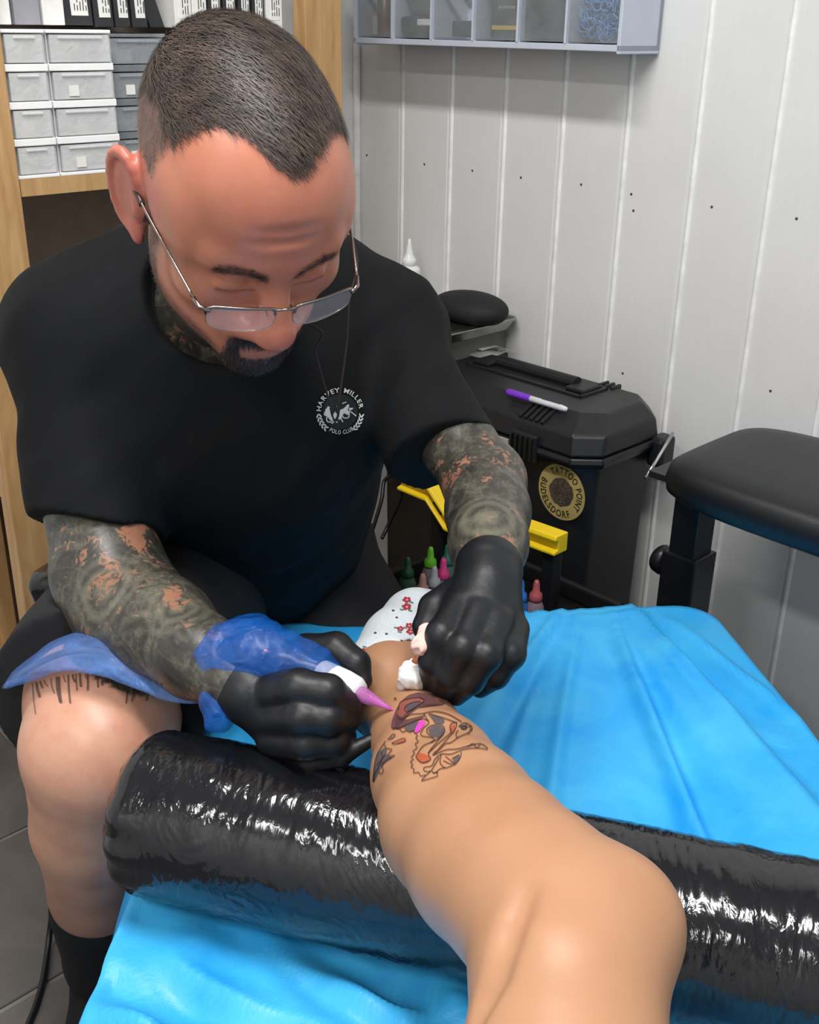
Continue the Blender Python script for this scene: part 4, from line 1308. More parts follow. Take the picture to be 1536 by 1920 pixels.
# ================================================================== THE ARTIST
def m_artist():
    t, c, fine = m_skin('artist_skin', (176, 112, 88), (198, 130, 102), (202, 116, 94))
    ink, hair, lip = t.attr('ink'), t.attr('stubble'), t.attr('flush')
    c = t.mix(t.attr('pale'), c, lin((206, 158, 132)))
    c = t.mix(t.math('MULTIPLY', t.ramp(t.noise(34, 5, .65), [(.42, (0, 0, 0, 1)), (.68, (1, 1, 1, 1))]), .35), c, lin((184, 104, 84)))
    c = t.mix(t.math('MULTIPLY', lip, .6), c, lin((190, 96, 86)))
    # tattooed sleeves: dense olive grey shading, lighter scrolls and slivers of bare skin
    n1 = t.noise(26, 4, .6, dist=1.6)
    n2 = t.noise(80, 5, .65, dist=2.0)
    n3 = t.noise(13, 3, .5, dist=2.2)
    base = t.ramp(t.math('MULTIPLY_ADD', n2, .42, t.math('MULTIPLY', n1, .58)), [(.34, lin((36, 35, 33))), (.5, lin((62, 60, 54))), (.64, lin((98, 95, 82)))])
    wv = t.n('ShaderNodeTexWave', Scale=5.0, Distortion=7.0, Detail=2.0)
    wv.wave_type = 'RINGS'; wv.rings_direction = 'SPHERICAL'
    t.t.links.new(t.tc(), wv.inputs['Vector'])
    lines = t.ramp(wv.outputs['Fac'], [(.44, (0, 0, 0, 1)), (.5, (1, 1, 1, 1)), (.56, (0, 0, 0, 1))])
    base = t.mix(t.math('MULTIPLY', lines, .22), base, lin((120, 115, 98)))
    gap = t.ramp(t.math('MULTIPLY_ADD', t.attr('bare'), .13, t.math('MULTIPLY_ADD', n2, .62, t.math('MULTIPLY', n3, .75))), [(.80, (0, 0, 0, 1)), (.86, (1, 1, 1, 1))])
    base = t.mix(t.attr('rosette'), base, lin((126, 122, 104)))
    base = t.mix(t.math('MULTIPLY', gap, .8), base, lin((156, 108, 84)))
    c = t.mix(ink, c, base)
    sp = t.noise(420, 2, .6)
    c = t.mix(t.math('MULTIPLY', hair, t.math('MULTIPLY_ADD', sp, .45, .62)), c, lin((58, 46, 42)))
    t.set(col=c, rough=.38, sss=.05)
    t.b.inputs['Subsurface Radius'].default_value = (.012, .005, .003)
    t.bump(fine, .10, .0008)
    return t.m
M_ASKIN = m_artist()

# ---- head in its own frame: x to his left, y where he faces, z to the crown
HS = np.array([.985, 1.055, 1.055])
YAW, TILT, LEAN = math.radians(27.5), math.radians(37.5), math.radians(3)
Fw = np.array([math.sin(YAW) * math.cos(TILT), -math.cos(YAW) * math.cos(TILT), -math.sin(TILT)])
Xl = np.array([math.cos(YAW), math.sin(YAW), 0.0])          # his left lies to the right of the picture
Up = np.cross(Xl, Fw)
if Up[2] < 0: Up = -Up
Xl, Up = Xl * math.cos(LEAN) + Up * math.sin(LEAN), Up * math.cos(LEAN) - Xl * math.sin(LEAN)
HM = np.column_stack([Xl, Fw, Up])
HO = P(446, 350, .885)                                      # middle of the head
def H(x, y, z): return HO + HM @ (HS * np.array([x, y, z], float))
def to_head(p): return ((np.asarray(p) - HO) @ HM) / HS  # back into the head's frame
neck_base = to_head(P(415, 600, 1.17))
h = .0021
fh = Field((-.115, -.26, -.22), (.115, .14, .135), h)
fh.ball((0, -.006, .036), (.0775, .100, .083), .01)
fh.ball((0, .034, .040), (.066, .062, .056), .03)
fh.ball((0, .040, -.025), (.064, .050, .076), .03)
fh.ball((0, .034, -.072), (.055, .055, .047), .03)
fh.ball((0, .080, -.098), (.024, .020, .019), .025)
for s in (-1, 1):
    fh.ball((s * .050, .002, -.062), (.018, .034, .036), .03)
    fh.ball((s * .044, .062, -.024), (.024, .022, .018), .02)
    fh.ball((s * .060, .03, .020), (.016, .04, .03), .02)
    fh.cone(((s * .010, .091, .017), .010), ((s * .044, .080, .020), .010), .014)
    fh.ball((s * .031, .103, -.004), (.019, .020, .0130), .010, 'sub')
    fh.ball((s * .031, .0795, -.003), (.0155, .0135, .0120), .004)
    fh.cone(((s * .019, .091, -.0065), .0032), ((s * .043, .086, -.0075), .0028), .004)     # lid edge, eyes cast down
    fh.ball((s * .0165, .100, -.043), (.0105, .0115, .0095), .008)
    fh.ball((s * .026, .084, -.048), (.014, .012, .012), .015)
fh.ball((0, .086, .020), (.012, .010, .008), .014)
fh.cone(((0, .090, .008), .0095), ((0, .110, -.034), .0140), .010)
fh.ball((0, .1125, -.0395), (.0160, .0140, .0130), .008)
for s in (-1, 1):
    fh.ball((s * .0068, .108, -.052), (.0042, .006, .004), .003, 'sub')
fh.ball((0, .074, -.066), (.034, .024, .028), .02)
fh.cone(((-.021, .088, -.068), .0055), ((.021, .088, -.068), .0055), .006)
fh.cone(((-.018, .0885, -.079), .006), ((.018, .0885, -.079), .006), .006)
fh.cone(((-.024, .0985, -.0735), .0018), ((.024, .0985, -.0735), .0018), .004, 'sub')
# forehead furrows
for z in (.046, .056):
    fh.cone(((-.035, .100, z), .0012), ((.035, .100, z), .0012), .008, 'sub')
# ears
for s in (-1, 1):
    tl = math.radians(24) * s
    rz = np.array([[math.cos(tl), -math.sin(tl), 0], [math.sin(tl), math.cos(tl), 0], [0, 0, 1]])
    tb_ = math.radians(12)
    rx = np.array([[1, 0, 0], [0, math.cos(tb_), -math.sin(tb_)], [0, math.sin(tb_), math.cos(tb_)]])
    re = rz @ rx
    ec = np.array([s * .084, -.016, -.004])
    ec = ec - np.array([0, 0, .004])
    fh.ball(ec, (.0070, .019, .031), .008, rot=re)
    rim = [(ec + re @ np.array([s * .004, .018 * math.cos(a), .030 * math.sin(a) + (.002 if math.sin(a) > 0 else 0)]), .0038) for a in np.linspace(math.radians(30), math.radians(290), 14)]
    fh.chain(rim, .004)
    fh.ball(ec + re @ np.array([s * .009, .004, -.002]), (.0065, .0105, .017), .005, 'sub', rot=re)
    fh.ball(ec + re @ np.array([s * .004, .017, -.008]), (.005, .004, .008), .005)
    fh.ball(ec + re @ np.array([s * .003, .008, -.034]), (.006, .009, .010), .006)
    fh.ball((s * .074, -.012, -.006), (.012, .018, .024), .012)
# neck down into the collar
fh.cone(((0, -.030, -.050), .056), (neck_base * .75, .058), .02)
fh.ball((0, -.07, -.045), (.052, .04, .05), .03)
hv, hf = fh.mesh(1)
hn = vnormals(hv, hf)
# where hair, beard, brows and ink are
def hair_mask(p, soft=.012):
    x, y, z = p[:, 0], p[:, 1], p[:, 2]
    xs = np.abs(x - .004)
    front = np.interp(xs, [0, .010, .022, .036, .050, .062, .08], [.0845, .081, .069, .052, .041, .036, .030])
    top = np.clip((front - y) / soft, 0, 1)
    sidey = np.interp(z, [-.05, -.03, .0, .02, .045, .07, .10], [.004, .012, .020, .028, .040, .056, .2])
    side = np.clip((sidey - y) / soft, 0, 1)
    low = np.interp(y, [-.12, -.05, -.03, -.005, .03], [-.060, -.055, -.045, -.034, -.032])
    lowm = np.clip((z - low) / soft, 0, 1)
    return np.where(z > .075, np.minimum(top, 1), np.minimum(top, side)) * lowm
def beard_mask(p, soft=.006):
    x, y, z = p[:, 0], p[:, 1], p[:, 2]
    ax = np.abs(x)
    # goatee
    g1 = np.clip((.034 - ax + .10 * (-.085 - z).clip(0)) / soft, 0, 1) * np.clip((-.050 - z) / soft, 0, 1) * np.clip((y - .045) / soft, 0, 1)
    lips = (ax < .021) & (z > -.083) & (z < -.067) & (y > .08)
    hollow = (ax < .008) & (z < -.082) & (z > -.088)
    g1 = np.where(lips, 0.25, g1)
    # jaw stubble
    j = np.clip((-.048 - .35 * (y - .0) - z) / .012 + .6, 0, 1) * np.clip((.095 - y) / .02, 0, 1) * np.clip((z + .125) / .01, 0, 1) * np.clip((y + .02) / .01, 0, 1)
    line = np.array([(.004, -.015), (.006, -.045), (.018, -.072), (.045, -.094), (.075, -.108)])
    dj = np.full(len(p), 9.0)
    for a_, b_ in zip(line[:-1], line[1:]):
        ba = b_ - a_; tt = np.clip(((p[:, 1:] - a_) @ ba) / (ba @ ba), 0, 1)
        dj = np.minimum(dj, np.linalg.norm(p[:, 1:] - a_ - tt[:, None] * ba, axis=1))
    strip = np.clip((.017 - dj) / .008, 0, 1) * (ax > .018) * ((ax < .074) | (y > 0.004))
    jaw = np.clip((.030 - y) / .012, 0, 1) * np.clip((-.010 - z) / .01, 0, 1) * np.clip((y + .004) / .006, 0, 1) * np.clip((z + .11) / .01, 0, 1)
    return g1, np.clip(np.maximum.reduce([j * .6, jaw * .6, strip]), 0, 1)
def brow_mask(p):
    ax = np.abs(p[:, 0])
    zc = np.interp(ax, [.008, .02, .034, .048], [.012, .016, .019, .014])
    return np.clip(1.2 - np.abs(p[:, 2] - zc) / .0070, 0, 1) * np.clip((ax - .009) / .003, 0, 1) * np.clip((.052 - ax) / .006, 0, 1) * (p[:, 1] > .05)
hm = hair_mask(hv)
ear = (np.abs(hv[:, 0]) > .079) & (hv[:, 2] < .04)
earb = ear | ((np.abs(hv[:, 0]) > .071) & (hv[:, 2] < .03) & (hv[:, 1] > -.045) & (hv[:, 1] < .006))
hm = np.where(earb, 0, hm)
g1, jw = beard_mask(hv)
jw = np.where(earb, 0, jw)
bw = brow_mask(hv)
fade = np.clip((hv[:, 2] - .0) / .05, 0, 1) * .45 + .50
side_fade = np.where(np.abs(hv[:, 0]) > .055, fade, .95)
stub = np.maximum.reduce([hm * side_fade, g1 * .96, jw * .85, bw * .45, np.clip(1 - np.abs(hv[:, 2] + .0085) / .0022, 0, 1) * (np.abs(np.abs(hv[:, 0]) - .031) < .014) * (hv[:, 1] > .07) * .7])
stub = np.where(earb, 0, stub)
nk = neck_base / np.linalg.norm(neck_base)
inkm = np.clip((-.052 - .55 * (hv[:, 1] + .0) - hv[:, 2]) / .012, 0, 1) * (hv[:, 1] < .045)
inkm = np.where((np.abs(hv[:, 0]) < .078) & (hv[:, 1] < .02) & (hv[:, 2] < -.062), 1, inkm) * (1 - np.clip(jw * 1.4, 0, 1) * .8)
fl_n = np.exp(-((np.linalg.norm(hv - np.array([0, .11, -.04]), axis=1)) / .020) ** 2) + .8 * ear + .35 * np.exp(-((np.linalg.norm((hv - np.array([0, .09, .05])) * [1, 1, 1.2], axis=1)) / .05) ** 2)
head_w = HO + (HS * hv) @ HM.T
# ---- arms, trunk and legs
RA = [S(150, 650, 1.16, 78), S(182, 960, 1.125, 92), S(205, 1075, 1.10, 104), S(240, 1135, 1.08, 104), S(305, 1180, 1.035, 97), S(375, 1232, .985, 80), S(430, 1272, .955, 60), S(470, 1300, .94, 52)]
LA = [S(715, 650, 1.26, 60), S(860, 836, 1.15, 68), S(908, 902, 1.115, 76), S(915, 960, 1.065, 77), S(916, 1020, 1.01, 72), S(917, 1075, .965, 58), S(912, 1110, .945, 50)]
hipR, hipL = np.array([-.27, 1.36, .66]), np.array([-.17, 1.39, .62])
kneeR = S(186, 1398, 1.07, 140)
RL = [(hipR, .085), (P(200, 1310, 1.13), .080), kneeR, S(172, 1540, 1.14, 108), S(186, 1660, 1.21, 90), S(205, 1790, 1.29, 72), S(222, 1900, 1.36, 58)]
ank = RL[-1][0]
RLF = [(np.array([ank[0], ank[1], FZ + .06]), .042), (np.array([ank[0] + .01, ank[1] - .10, FZ + .045]), .042), (np.array([ank[0] + .02, ank[1] - .19, FZ + .036]), .034)]
kneeL = np.array([-.02, 1.235, .47])
LL = [(hipL, .085), (kneeL, .064), (np.array([.0, 1.26, .34]), .052), (np.array([.0, 1.28, .24]), .042), (np.array([.01, 1.20, .215]), .040)]
TR = [S(415, 600, 1.19, 130), S(440, 700, 1.22, 190), S(470, 860, 1.34, 180), S(500, 1010, 1.5, 170)]
pts = np.array([p for p, r in RA + LA + RL + RLF + LL + TR])
fb = Field(pts.min(0) - .13, pts.max(0) + .13, .0042)
for ch in (RA, LA, RL, LL): fb.chain(ch, .012)
fb.chain([RL[-1]] + RLF, .012)
fb.chain(TR, .03)
fb.cone(TR[0], RA[0], .03); fb.cone(TR[0], LA[0], .03); fb.cone(TR[-1], (hipR, .09), .03); fb.cone(TR[-1], (hipL, .09), .03)
nkb = P(415, 600, 1.17)
fb.cone((H(*(neck_base * .70)), .054), (nkb, .06), .03)
bv, bf = fb.mesh(2)
def near_chain(v, ch):
    d = np.full(len(v), 9.0)
    for (a, ra), (b, rb) in zip(ch[:-1], ch[1:]): d = np.minimum(d, cone_sdf(v, np.asarray(a), ra, np.asarray(b), rb))
    return d
ink_b = ((np.minimum(near_chain(bv, RA), near_chain(bv, LA)) < .02) | (np.linalg.norm(bv - nkb, axis=1) < .13)).astype(float)
kd = np.linalg.norm(bv - kneeR[0], axis=1)
hairleg = np.clip((.56 - bv[:, 2]) / .12, 0, 1) * .62 * (near_chain(bv, RL) < .02)
bare = np.zeros(len(bv))
for (x_, y_, d_, s_) in ((240, 1005, 1.06, .030), (195, 1015, 1.06, .022), (205, 1075, 1.04, .028), (130, 1085, 1.08, .018), (305, 1110, .99, .020), (420, 1200, .93, .014),
                         (900, 825, 1.09, .024), (880, 880, 1.07, .024), (960, 880, 1.08, .026), (905, 915, 1.05, .022), (865, 1035, .96, .022), (960, 1040, .96, .022), (835, 880, 1.09, .022)):
    bare = np.maximum(bare, np.exp(-(np.linalg.norm(bv - P(x_, y_, d_), axis=1) / s_) ** 2))
ros = np.zeros(len(bv))
for (x_, y_, d_, s_) in ((335, 1150, .985, .026), (215, 1120, 1.035, .026), (915, 985, .99, .024)):
    q_ = np.linalg.norm(bv - P(x_, y_, d_), axis=1)
    q0 = q_.min()
    ros = np.maximum(ros, (.5 + .5 * np.cos((q_ - q0) * 2 * math.pi / .0115)) * np.exp(-((q_ - q0) / s_) ** 4) * .5)
V = np.vstack([head_w, bv]); Fc = np.vstack([hf, bf + len(hv)])
zero = np.zeros(len(bv))
artist = obj('person', V, Fc, M_ASKIN, smooth=True, attrs={'rosette': np.concatenate([np.zeros(len(hv)), ros]), 'bare': np.concatenate([np.zeros(len(hv)) - .5, bare]), 'pale': np.concatenate([np.zeros(len(hv)), .85 * (bv[:, 2] < .76) * (near_chain(bv, RL) < .02)]), 'ink': np.concatenate([inkm, ink_b]), 'stubble': np.concatenate([stub, hairleg]), 'flush': np.concatenate([np.clip(fl_n, 0, 1), zero])})
tag(artist, 'seated tattoo artist in black shirt, glasses and black gloves bending over the ankle', 'person')
body_bvh = bvh_of(bv, bf)
head_bvh = bvh_of(head_w, hf)

# ---- hair: short strands combed over the scalp, beard and brows
def strands(name, mask, count, length, comb, width, mat, seed, lift=.35, minm=.3, wave=.0):
    g = np.random.default_rng(seed)
    cand = np.where(mask > minm)[0]
    pick = g.choice(cand, count, p=mask[cand] / mask[cand].sum())
    p = hv[pick] + g.normal(scale=.0008, size=(count, 3)); n = hn[pick]
    c = comb(hv[pick]); c = c - n * (c * n).sum(1)[:, None]; c /= np.linalg.norm(c, axis=1)[:, None] + 1e-9
    c = c + g.normal(scale=.22, size=c.shape); c -= n * (c * n).sum(1)[:, None]; c /= np.linalg.norm(c, axis=1)[:, None] + 1e-9
    ln = length(hv[pick]) * g.uniform(.6, 1.2, count) * (.35 + .65 * mask[pick])
    side = np.cross(n, c)
    rows = []
    ns = 4
    for k in range(ns):
        s = k / (ns - 1)
        q = p + c * (ln * s)[:, None] * (1 - .15 * s) + n * (ln * lift * s * (1 - .55 * s) + .0004)[:, None]
        # keep the tip hugging the round head
        q = q - n * (ln * s)[:, None] ** 2 * 4.0
        if wave: q = q + side * (wave * np.sin(s * 3 + p[:, :1] * 150))
        w = width * (1 - .7 * s)
        rows.append((q + side * w, q - side * w))
    V = np.stack([x for r in rows for x in r], 1)            # strand, 2*ns, 3
    base = (np.arange(count) * 2 * ns)[:, None]
    F = np.concatenate([base + np.array([[2 * k, 2 * k + 1, 2 * k + 3, 2 * k + 2]]) for k in range(ns - 1)])
    Vw = HO + (HS * V.reshape(-1, 3)) @ HM.T
    return obj(name, Vw, F, mat, artist, smooth=True)
def m_hair(name, a, b):
    t = NT(name)
    t.set(col=t.ramp(t.noise(60), [(.3, lin(a)), (.7, lin(b))]), rough=.5)
    return t.m
def comb_top(p):
    # swept forward and across to his right on the top, down at the sides
    out = np.zeros_like(p)
    top = np.clip((p[:, 2] - .05) / .04, 0, 1)[:, None]
    fwd = np.array([.55, .85, .1])[None]
    down = np.array([0, .25, -1.0])[None]
    return fwd * top + down * (1 - top)
hair_top = np.where((np.abs(hv[:, 0]) < .068) & (hv[:, 2] > .035), hm, 0)
hair_side = np.where(ear, 0, hm)
strands('hair', hair_top, 15000, lambda p: np.interp(p[:, 2], [.04, .08], [.007, .019]), comb_top, .00034, m_hair('hair_brown', (44, 36, 33), (86, 72, 64)), 1, .22)
strands('hair_sides', hair_side, 9000, lambda p: np.interp(p[:, 2], [-.04, .02, .07], [.002, .003, .008]), comb_top, .00026, m_hair('hair_fade', (60, 50, 46), (98, 84, 76)), 2, .5)
strands('beard', g1, 5200, lambda p: np.full(len(p), .0065), lambda p: np.stack([p[:, 0] * 6, np.full(len(p), .25), np.full(len(p), -1.0)], 1), .00030, m_hair('beard_dark', (30, 24, 22), (58, 46, 42)), 3, .6, .4)
strands('jaw_stubble', jw, 4200, lambda p: np.full(len(p), .0025), lambda p: np.tile([0, .3, -1.0], (len(p), 1)), .00022, m_hair('stubble_dark', (44, 36, 34), (78, 64, 58)), 4, .6, .3)
strands('eyebrows', bw, 800, lambda p: np.full(len(p), .006), lambda p: np.stack([np.sign(p[:, 0]), np.zeros(len(p)), np.full(len(p), .15)], 1), .00026, m_hair('brow_brown', (60, 46, 40), (96, 76, 64)), 5, .25)

# ---- T-shirt
SH = [S(148, 628, 1.14, 116), S(285, 572, 1.19, 132), S(430, 550, 1.235, 130), S(600, 572, 1.245, 122), S(712, 622, 1.255, 100)]
ST = [S(430, 640, 1.21, 235), S(450, 760, 1.27, 245), S(470, 900, 1.38, 215), S(478, 1030, 1.52, 195)]
sl1 = (S(146, 640, 1.145, 118), S(182, 1005, 1.115, 122))
sl2 = (S(716, 632, 1.25, 98), S(842, 862, 1.15, 98))
pts = np.array([p for p, r in SH + ST] + [sl1[1][0], sl2[1][0]])
ft = Field(pts.min(0) - .16, pts.max(0) + .16, .0042)
ft.chain(SH, .04); ft.chain(ST, .06)
ft.cone(SH[0], ST[1], .06); ft.cone(SH[-1], ST[1], .06)
def plane_cut(pa, pb, ref):
    """plane through two hem points and turned to face along the sleeve"""
    e = pb - pa; e /= np.linalg.norm(e)
    ax = ref / np.linalg.norm(ref)
    n = ax - e * (ax @ e); n /= np.linalg.norm(n)
    return (pa, n)
c1_ = plane_cut(P(72, 966, 1.10), P(284, 992, 1.08), sl1[1][0] - sl1[0][0])
c2_ = plane_cut(P(905, 797, 1.13), P(752, 838, 1.13), sl2[1][0] - sl2[0][0])
ft.cone(*sl1, .03, cut=c1_)
ft.cone(*sl2, .03, cut=c2_)
# cloth folds
G = ft.win(ft.lo, ft.lo + ft.h * ft.n)[1][:ft.n[0], :ft.n[1], :ft.n[2]]
band = np.abs(ft.F) < .03
gp = G[band]
fold_ = .0030 * sines(gp * [1, 1, .35], 34, 41) + .0034 * np.abs(sines(gp * [1, 1, .45], 46, 42)) + .0012 * sines(gp, 90, 43) - .003
ft.F[band] += fold_.astype(np.float32)
# collar: the neck hole
cN = P(418, 590, 1.17); cU = (HO - cN); cU /= np.linalg.norm(cU)
ft.cone((cN + cU * .035, .071), (cN + cU * .12, .088), .006, 'sub')
del G, gp
tv, tf = ft.mesh(1)
def m_cloth(name, c1, c2, scale=700, rough=.85):
    t = NT(name)
    nz = t.noise(scale, 2)
    big = t.noise(8)
    t.set(col=t.ramp(t.math('MULTIPLY_ADD', nz, .4, t.math('MULTIPLY', big, .6)), [(.3, lin(c1)), (.7, lin(c2))]), rough=rough, spec=.25)
    t.bump(nz, .3, .0007)
    return t.m
M_SHIRT = m_cloth('black_jersey', (5, 7, 9), (11, 13, 16))
shirt = obj('tshirt', tv, tf, M_SHIRT, artist, smooth=True)
shirt['label'] = 'black short sleeved T-shirt with a small round white chest emblem'
shirt_bvh = bvh_of(tv, tf)
# collar rib
u_, w_ = frame_for(cU)
ringp = []
for a in np.linspace(0, 2 * math.pi, 49):
    c = cN + cU * .045; d = math.cos(a) * u_ + math.sin(a) * w_
    ringp.append(c + d * .0735)
v, f = tube_geo(ringp, .0042, 8, False); obj('collar_rib', v, f, M_SHIRT, shirt, smooth=True)
# sleeve hems
# emblem
EX, EY, ER = 637, 772, 46.0
def on_shirt(lift):
    def pl(u, v):
        hh = hit(shirt_bvh, EX + u, EY - v, lift)
        return None if hh is None else hh[0]
    return pl
M_EMB = plain('emblem_white', (196, 200, 202), .7)
M_EMBD = plain('emblem_green', (16, 30, 28), .8)
md = MB()
patch(md, shirt_bvh, [(EX + 33 * math.cos(q), EY + 33 * math.sin(q)) for q in np.linspace(0, 6.283, 25)[:-1]], .0008, 6)
emd = obj('emblem_ground', md.v, md.f, M_EMBD, shirt)
m = MB()
text_ring(m, 'HARVEY MILLER', on_shirt(.0013), 36.5, -4, 12.5, span=172)
text_ring(m, 'POLO CLUB', on_shirt(.0013), 34.0, 177, 10.5, inward=True, span=70)
def ch(pts): return [(540 + x * .1302, 690 + y * .1302) for x, y in pts]
def ell(cx, cy, rx, ry, rot=0):
    return [(cx + rx * math.cos(q) * math.cos(rot) - ry * math.sin(q) * math.sin(rot), cy + rx * math.cos(q) * math.sin(rot) + ry * math.sin(q) * math.cos(rot)) for q in np.linspace(0, 6.283, 9)[:-1]]
for side in (-1, 1):
    for k in range(5):
        a = math.radians(100 + k * 9.5) * side
        cx, cy = EX + 41 * math.sin(a), EY - 41 * math.cos(a)
        for off in (-1, 1):
            rot = math.atan2(-math.cos(a), math.sin(a)) + math.pi / 2 + off * .55 * 1
            patch(m, shirt_bvh, ell(cx + off * 2.6 * math.sin(a), cy - off * 2.6 * math.cos(a), 4.4, 1.5, rot), .0013, 1)
# two polo riders: bodies, necks, heads, legs and mallets
for poly in ([(505, 660), (530, 610), (565, 550), (585, 570), (600, 640), (615, 700), (620, 760), (590, 740), (560, 700), (515, 680)],
             [(640, 640), (690, 630), (690, 690), (665, 730), (645, 690)],
             [(740, 600), (790, 580), (830, 540), (860, 520), (870, 550), (850, 600), (880, 640), (840, 670), (790, 650), (760, 720), (715, 740), (730, 670)],
             [(870, 570), (930, 575), (905, 600), (870, 600)]):
    patch(m, shirt_bvh, ch(poly), .0013, 3)
for pl_ in ([(555, 690), (545, 745), (570, 775), (600, 770), (630, 800)], [(615, 700), (640, 780), (650, 770)], [(750, 720), (780, 775)], [(780, 690), (790, 715), (850, 715), (870, 680), (840, 660)], [(870, 610), (975, 690)], [(590, 560), (530, 600)], [(690, 540), (705, 570)], [(680, 770), (705, 780)], [(760, 640), (830, 640), (880, 660)], [(770, 510), (830, 487)]):
    ribbon(m, shirt_bvh, ch(pl_), 1.9, .0014, dens=2.0)
obj('emblem', m.v, m.f, M_EMB, shirt, label='round white polo club emblem with laurel leaves and riders')

# ---- shorts
fz = Field(np.array([-.52, .80, .42]), np.array([.22, 1.66, .86]), .0045)
hem_n = (P(190, 1395, 1.06) - hipR); hem_n /= np.linalg.norm(hem_n)
hem_p = P(150, 1283, 1.10)
fz.cone((hipR, .118), (P(175, 1330, 1.10), .112), .03, cut=(hem_p, hem_n))
fz.cone((hipL, .110), (kneeL, .088), .03)
fz.cone((hipR + [0, .02, .0], .125), (hipL + [0, .02, .0], .115), .03)
G = fz.win(fz.lo, fz.lo + fz.h * fz.n)[1][:fz.n[0], :fz.n[1], :fz.n[2]]
band = np.abs(fz.F) < .03
fz.F[band] += (.0022 * sines(G[band], 34, 51) + .0013 * np.abs(sines(G[band], 62, 52))).astype(np.float32)
del G
zv, zf = fz.mesh(1)
obj('shorts', zv, zf, m_cloth('black_shorts', (30, 30, 32), (46, 45, 47)), artist, smooth=True, label='loose black shorts')
# dark sock on the shin
fk = Field(RL[4][0] - [.25, .40, .42], RL[4][0] + .25, .005)
lowp = RL[4][0] * .45 + RL[5][0] * .55
fk.chain([(RL[5][0] * .25 + RL[4][0] * .75, RL[4][1] * .8 + RL[5][1] * .2 + .006), (RL[5][0], RL[5][1] + .006), (RL[6][0], RL[6][1] + .005)] + [(p, r + .005) for p, r in RLF], .01)
kv, kf = fk.mesh(1)
obj('sock', kv, kf, m_cloth('black_sock', (16, 16, 18), (26, 26, 28)), artist, smooth=True)
# drips tattooed above the knee
m = MB(); g = random.Random(12)
for k in range(30):
    x = 62 + k * 8.2 + g.uniform(-4, 4); y0 = 1262 + ((x - 185) / 130) ** 2 * 22
    ln = g.choice([14, 18, 30, 46, 60]) * g.uniform(.7, 1.1)
    sx = (x - 185) * .06
    ribbon(m, body_bvh, [(x, y0), (x - sx * .3, y0 + ln * .5), (x - sx + g.uniform(-2, 2), y0 + ln)], g.uniform(2, 5.5), .0008)
obj('knee_tattoo', m.v, m.f, film('tattoo_drip', (84, 70, 64), .62, .5), artist)

# ---- gloves
def m_glove():
    t = NT('black_nitrile')
    nz = t.noise(70, 4, .6)
    t.set(col=t.ramp(nz, [(.3, lin((10, 12, 15))), (.7, lin((19, 22, 27)))]), rough=.45, spec=.45)
    t.bump(t.noise(150, 4, dist=.8), .22, .0012)
    return t.m
M_GLOVE = m_glove()
def px(items): return [S(*i) for i in items]
# the hand that holds the machine
fg = Field(P(560, 1310, .92) - .14, P(560, 1310, .92) + .14, .0017)
fg.chain(px([(425, 1268, .957, 62), (470, 1298, .945, 58), (525, 1330, .95, 66)]), .012)
fg.ball(P(545, 1340, .945), (.036, .030, .036), .012)
fg.chain(px([(500, 1302, .935, 40), (560, 1290, .898, 37), (615, 1298, .895, 34), (652, 1322, .912, 27)]), .0035)
fg.chain(px([(505, 1345, .935, 38), (568, 1345, .893, 36), (615, 1348, .893, 33), (650, 1350, .915, 26)]), .0035)
fg.chain(px([(515, 1385, .935, 36), (575, 1393, .898, 33), (625, 1392, .902, 28), (645, 1380, .92, 24)]), .0035)
fg.chain(px([(535, 1405, .94, 32), (585, 1428, .915, 24), (640, 1418, .905, 19), (698, 1386, .912, 12)]), .0035)
fg.chain(px([(520, 1290, .975, 40), (575, 1225, .965, 36), (630, 1218, .955, 33), (668, 1245, .945, 27), (680, 1275, .94, 19)]), .004)
gv, gf = fg.mesh(1)
gl = obj('glove', gv, gf, M_GLOVE, artist, smooth=True, label='black nitrile glove gripping the tattoo machine')
v, f = tube_geo(smooth_path([P(418, 1222, .965), P(440, 1262, .93), P(408, 1325, .95)], 14), .003, 8); obj('cuff_roll', v, f, M_GLOVE, gl, smooth=True)
# the hand that stretches the skin
fg = Field(P(890, 1190, .93) - .15, P(890, 1190, .93) + .15, .0017)
fg.chain(px([(917, 1066, .968, 64), (914, 1100, .953, 60), (905, 1140, .945, 66)]), .01)
fg.ball(P(900, 1165, .94), (.037, .034, .034), .015)
fg.chain(px([(862, 1140, .925, 33), (828, 1190, .898, 30), (812, 1240, .905, 27), (806, 1284, .93, 20)]), .004)
fg.chain(px([(895, 1155, .915, 34), (868, 1215, .888, 31), (842, 1268, .898, 27), (824, 1300, .925, 20)]), .004)
fg.chain(px([(932, 1168, .915, 34), (912, 1228, .888, 31), (882, 1275, .898, 27), (856, 1304, .925, 20)]), .004)
fg.chain(px([(962, 1180, .93, 32), (956, 1226, .905, 30), (930, 1266, .91, 25), (900, 1290, .93, 19)]), .004)
fg.chain(px([(850, 1118, .955, 34), (815, 1140, .95, 29), (800, 1175, .945, 25), (806, 1215, .935, 18)]), .005)
g2v, g2f = fg.mesh(1)
gl2 = obj('glove', g2v, g2f, M_GLOVE, artist, smooth=True, label='black nitrile glove pressing a tissue on the ankle')

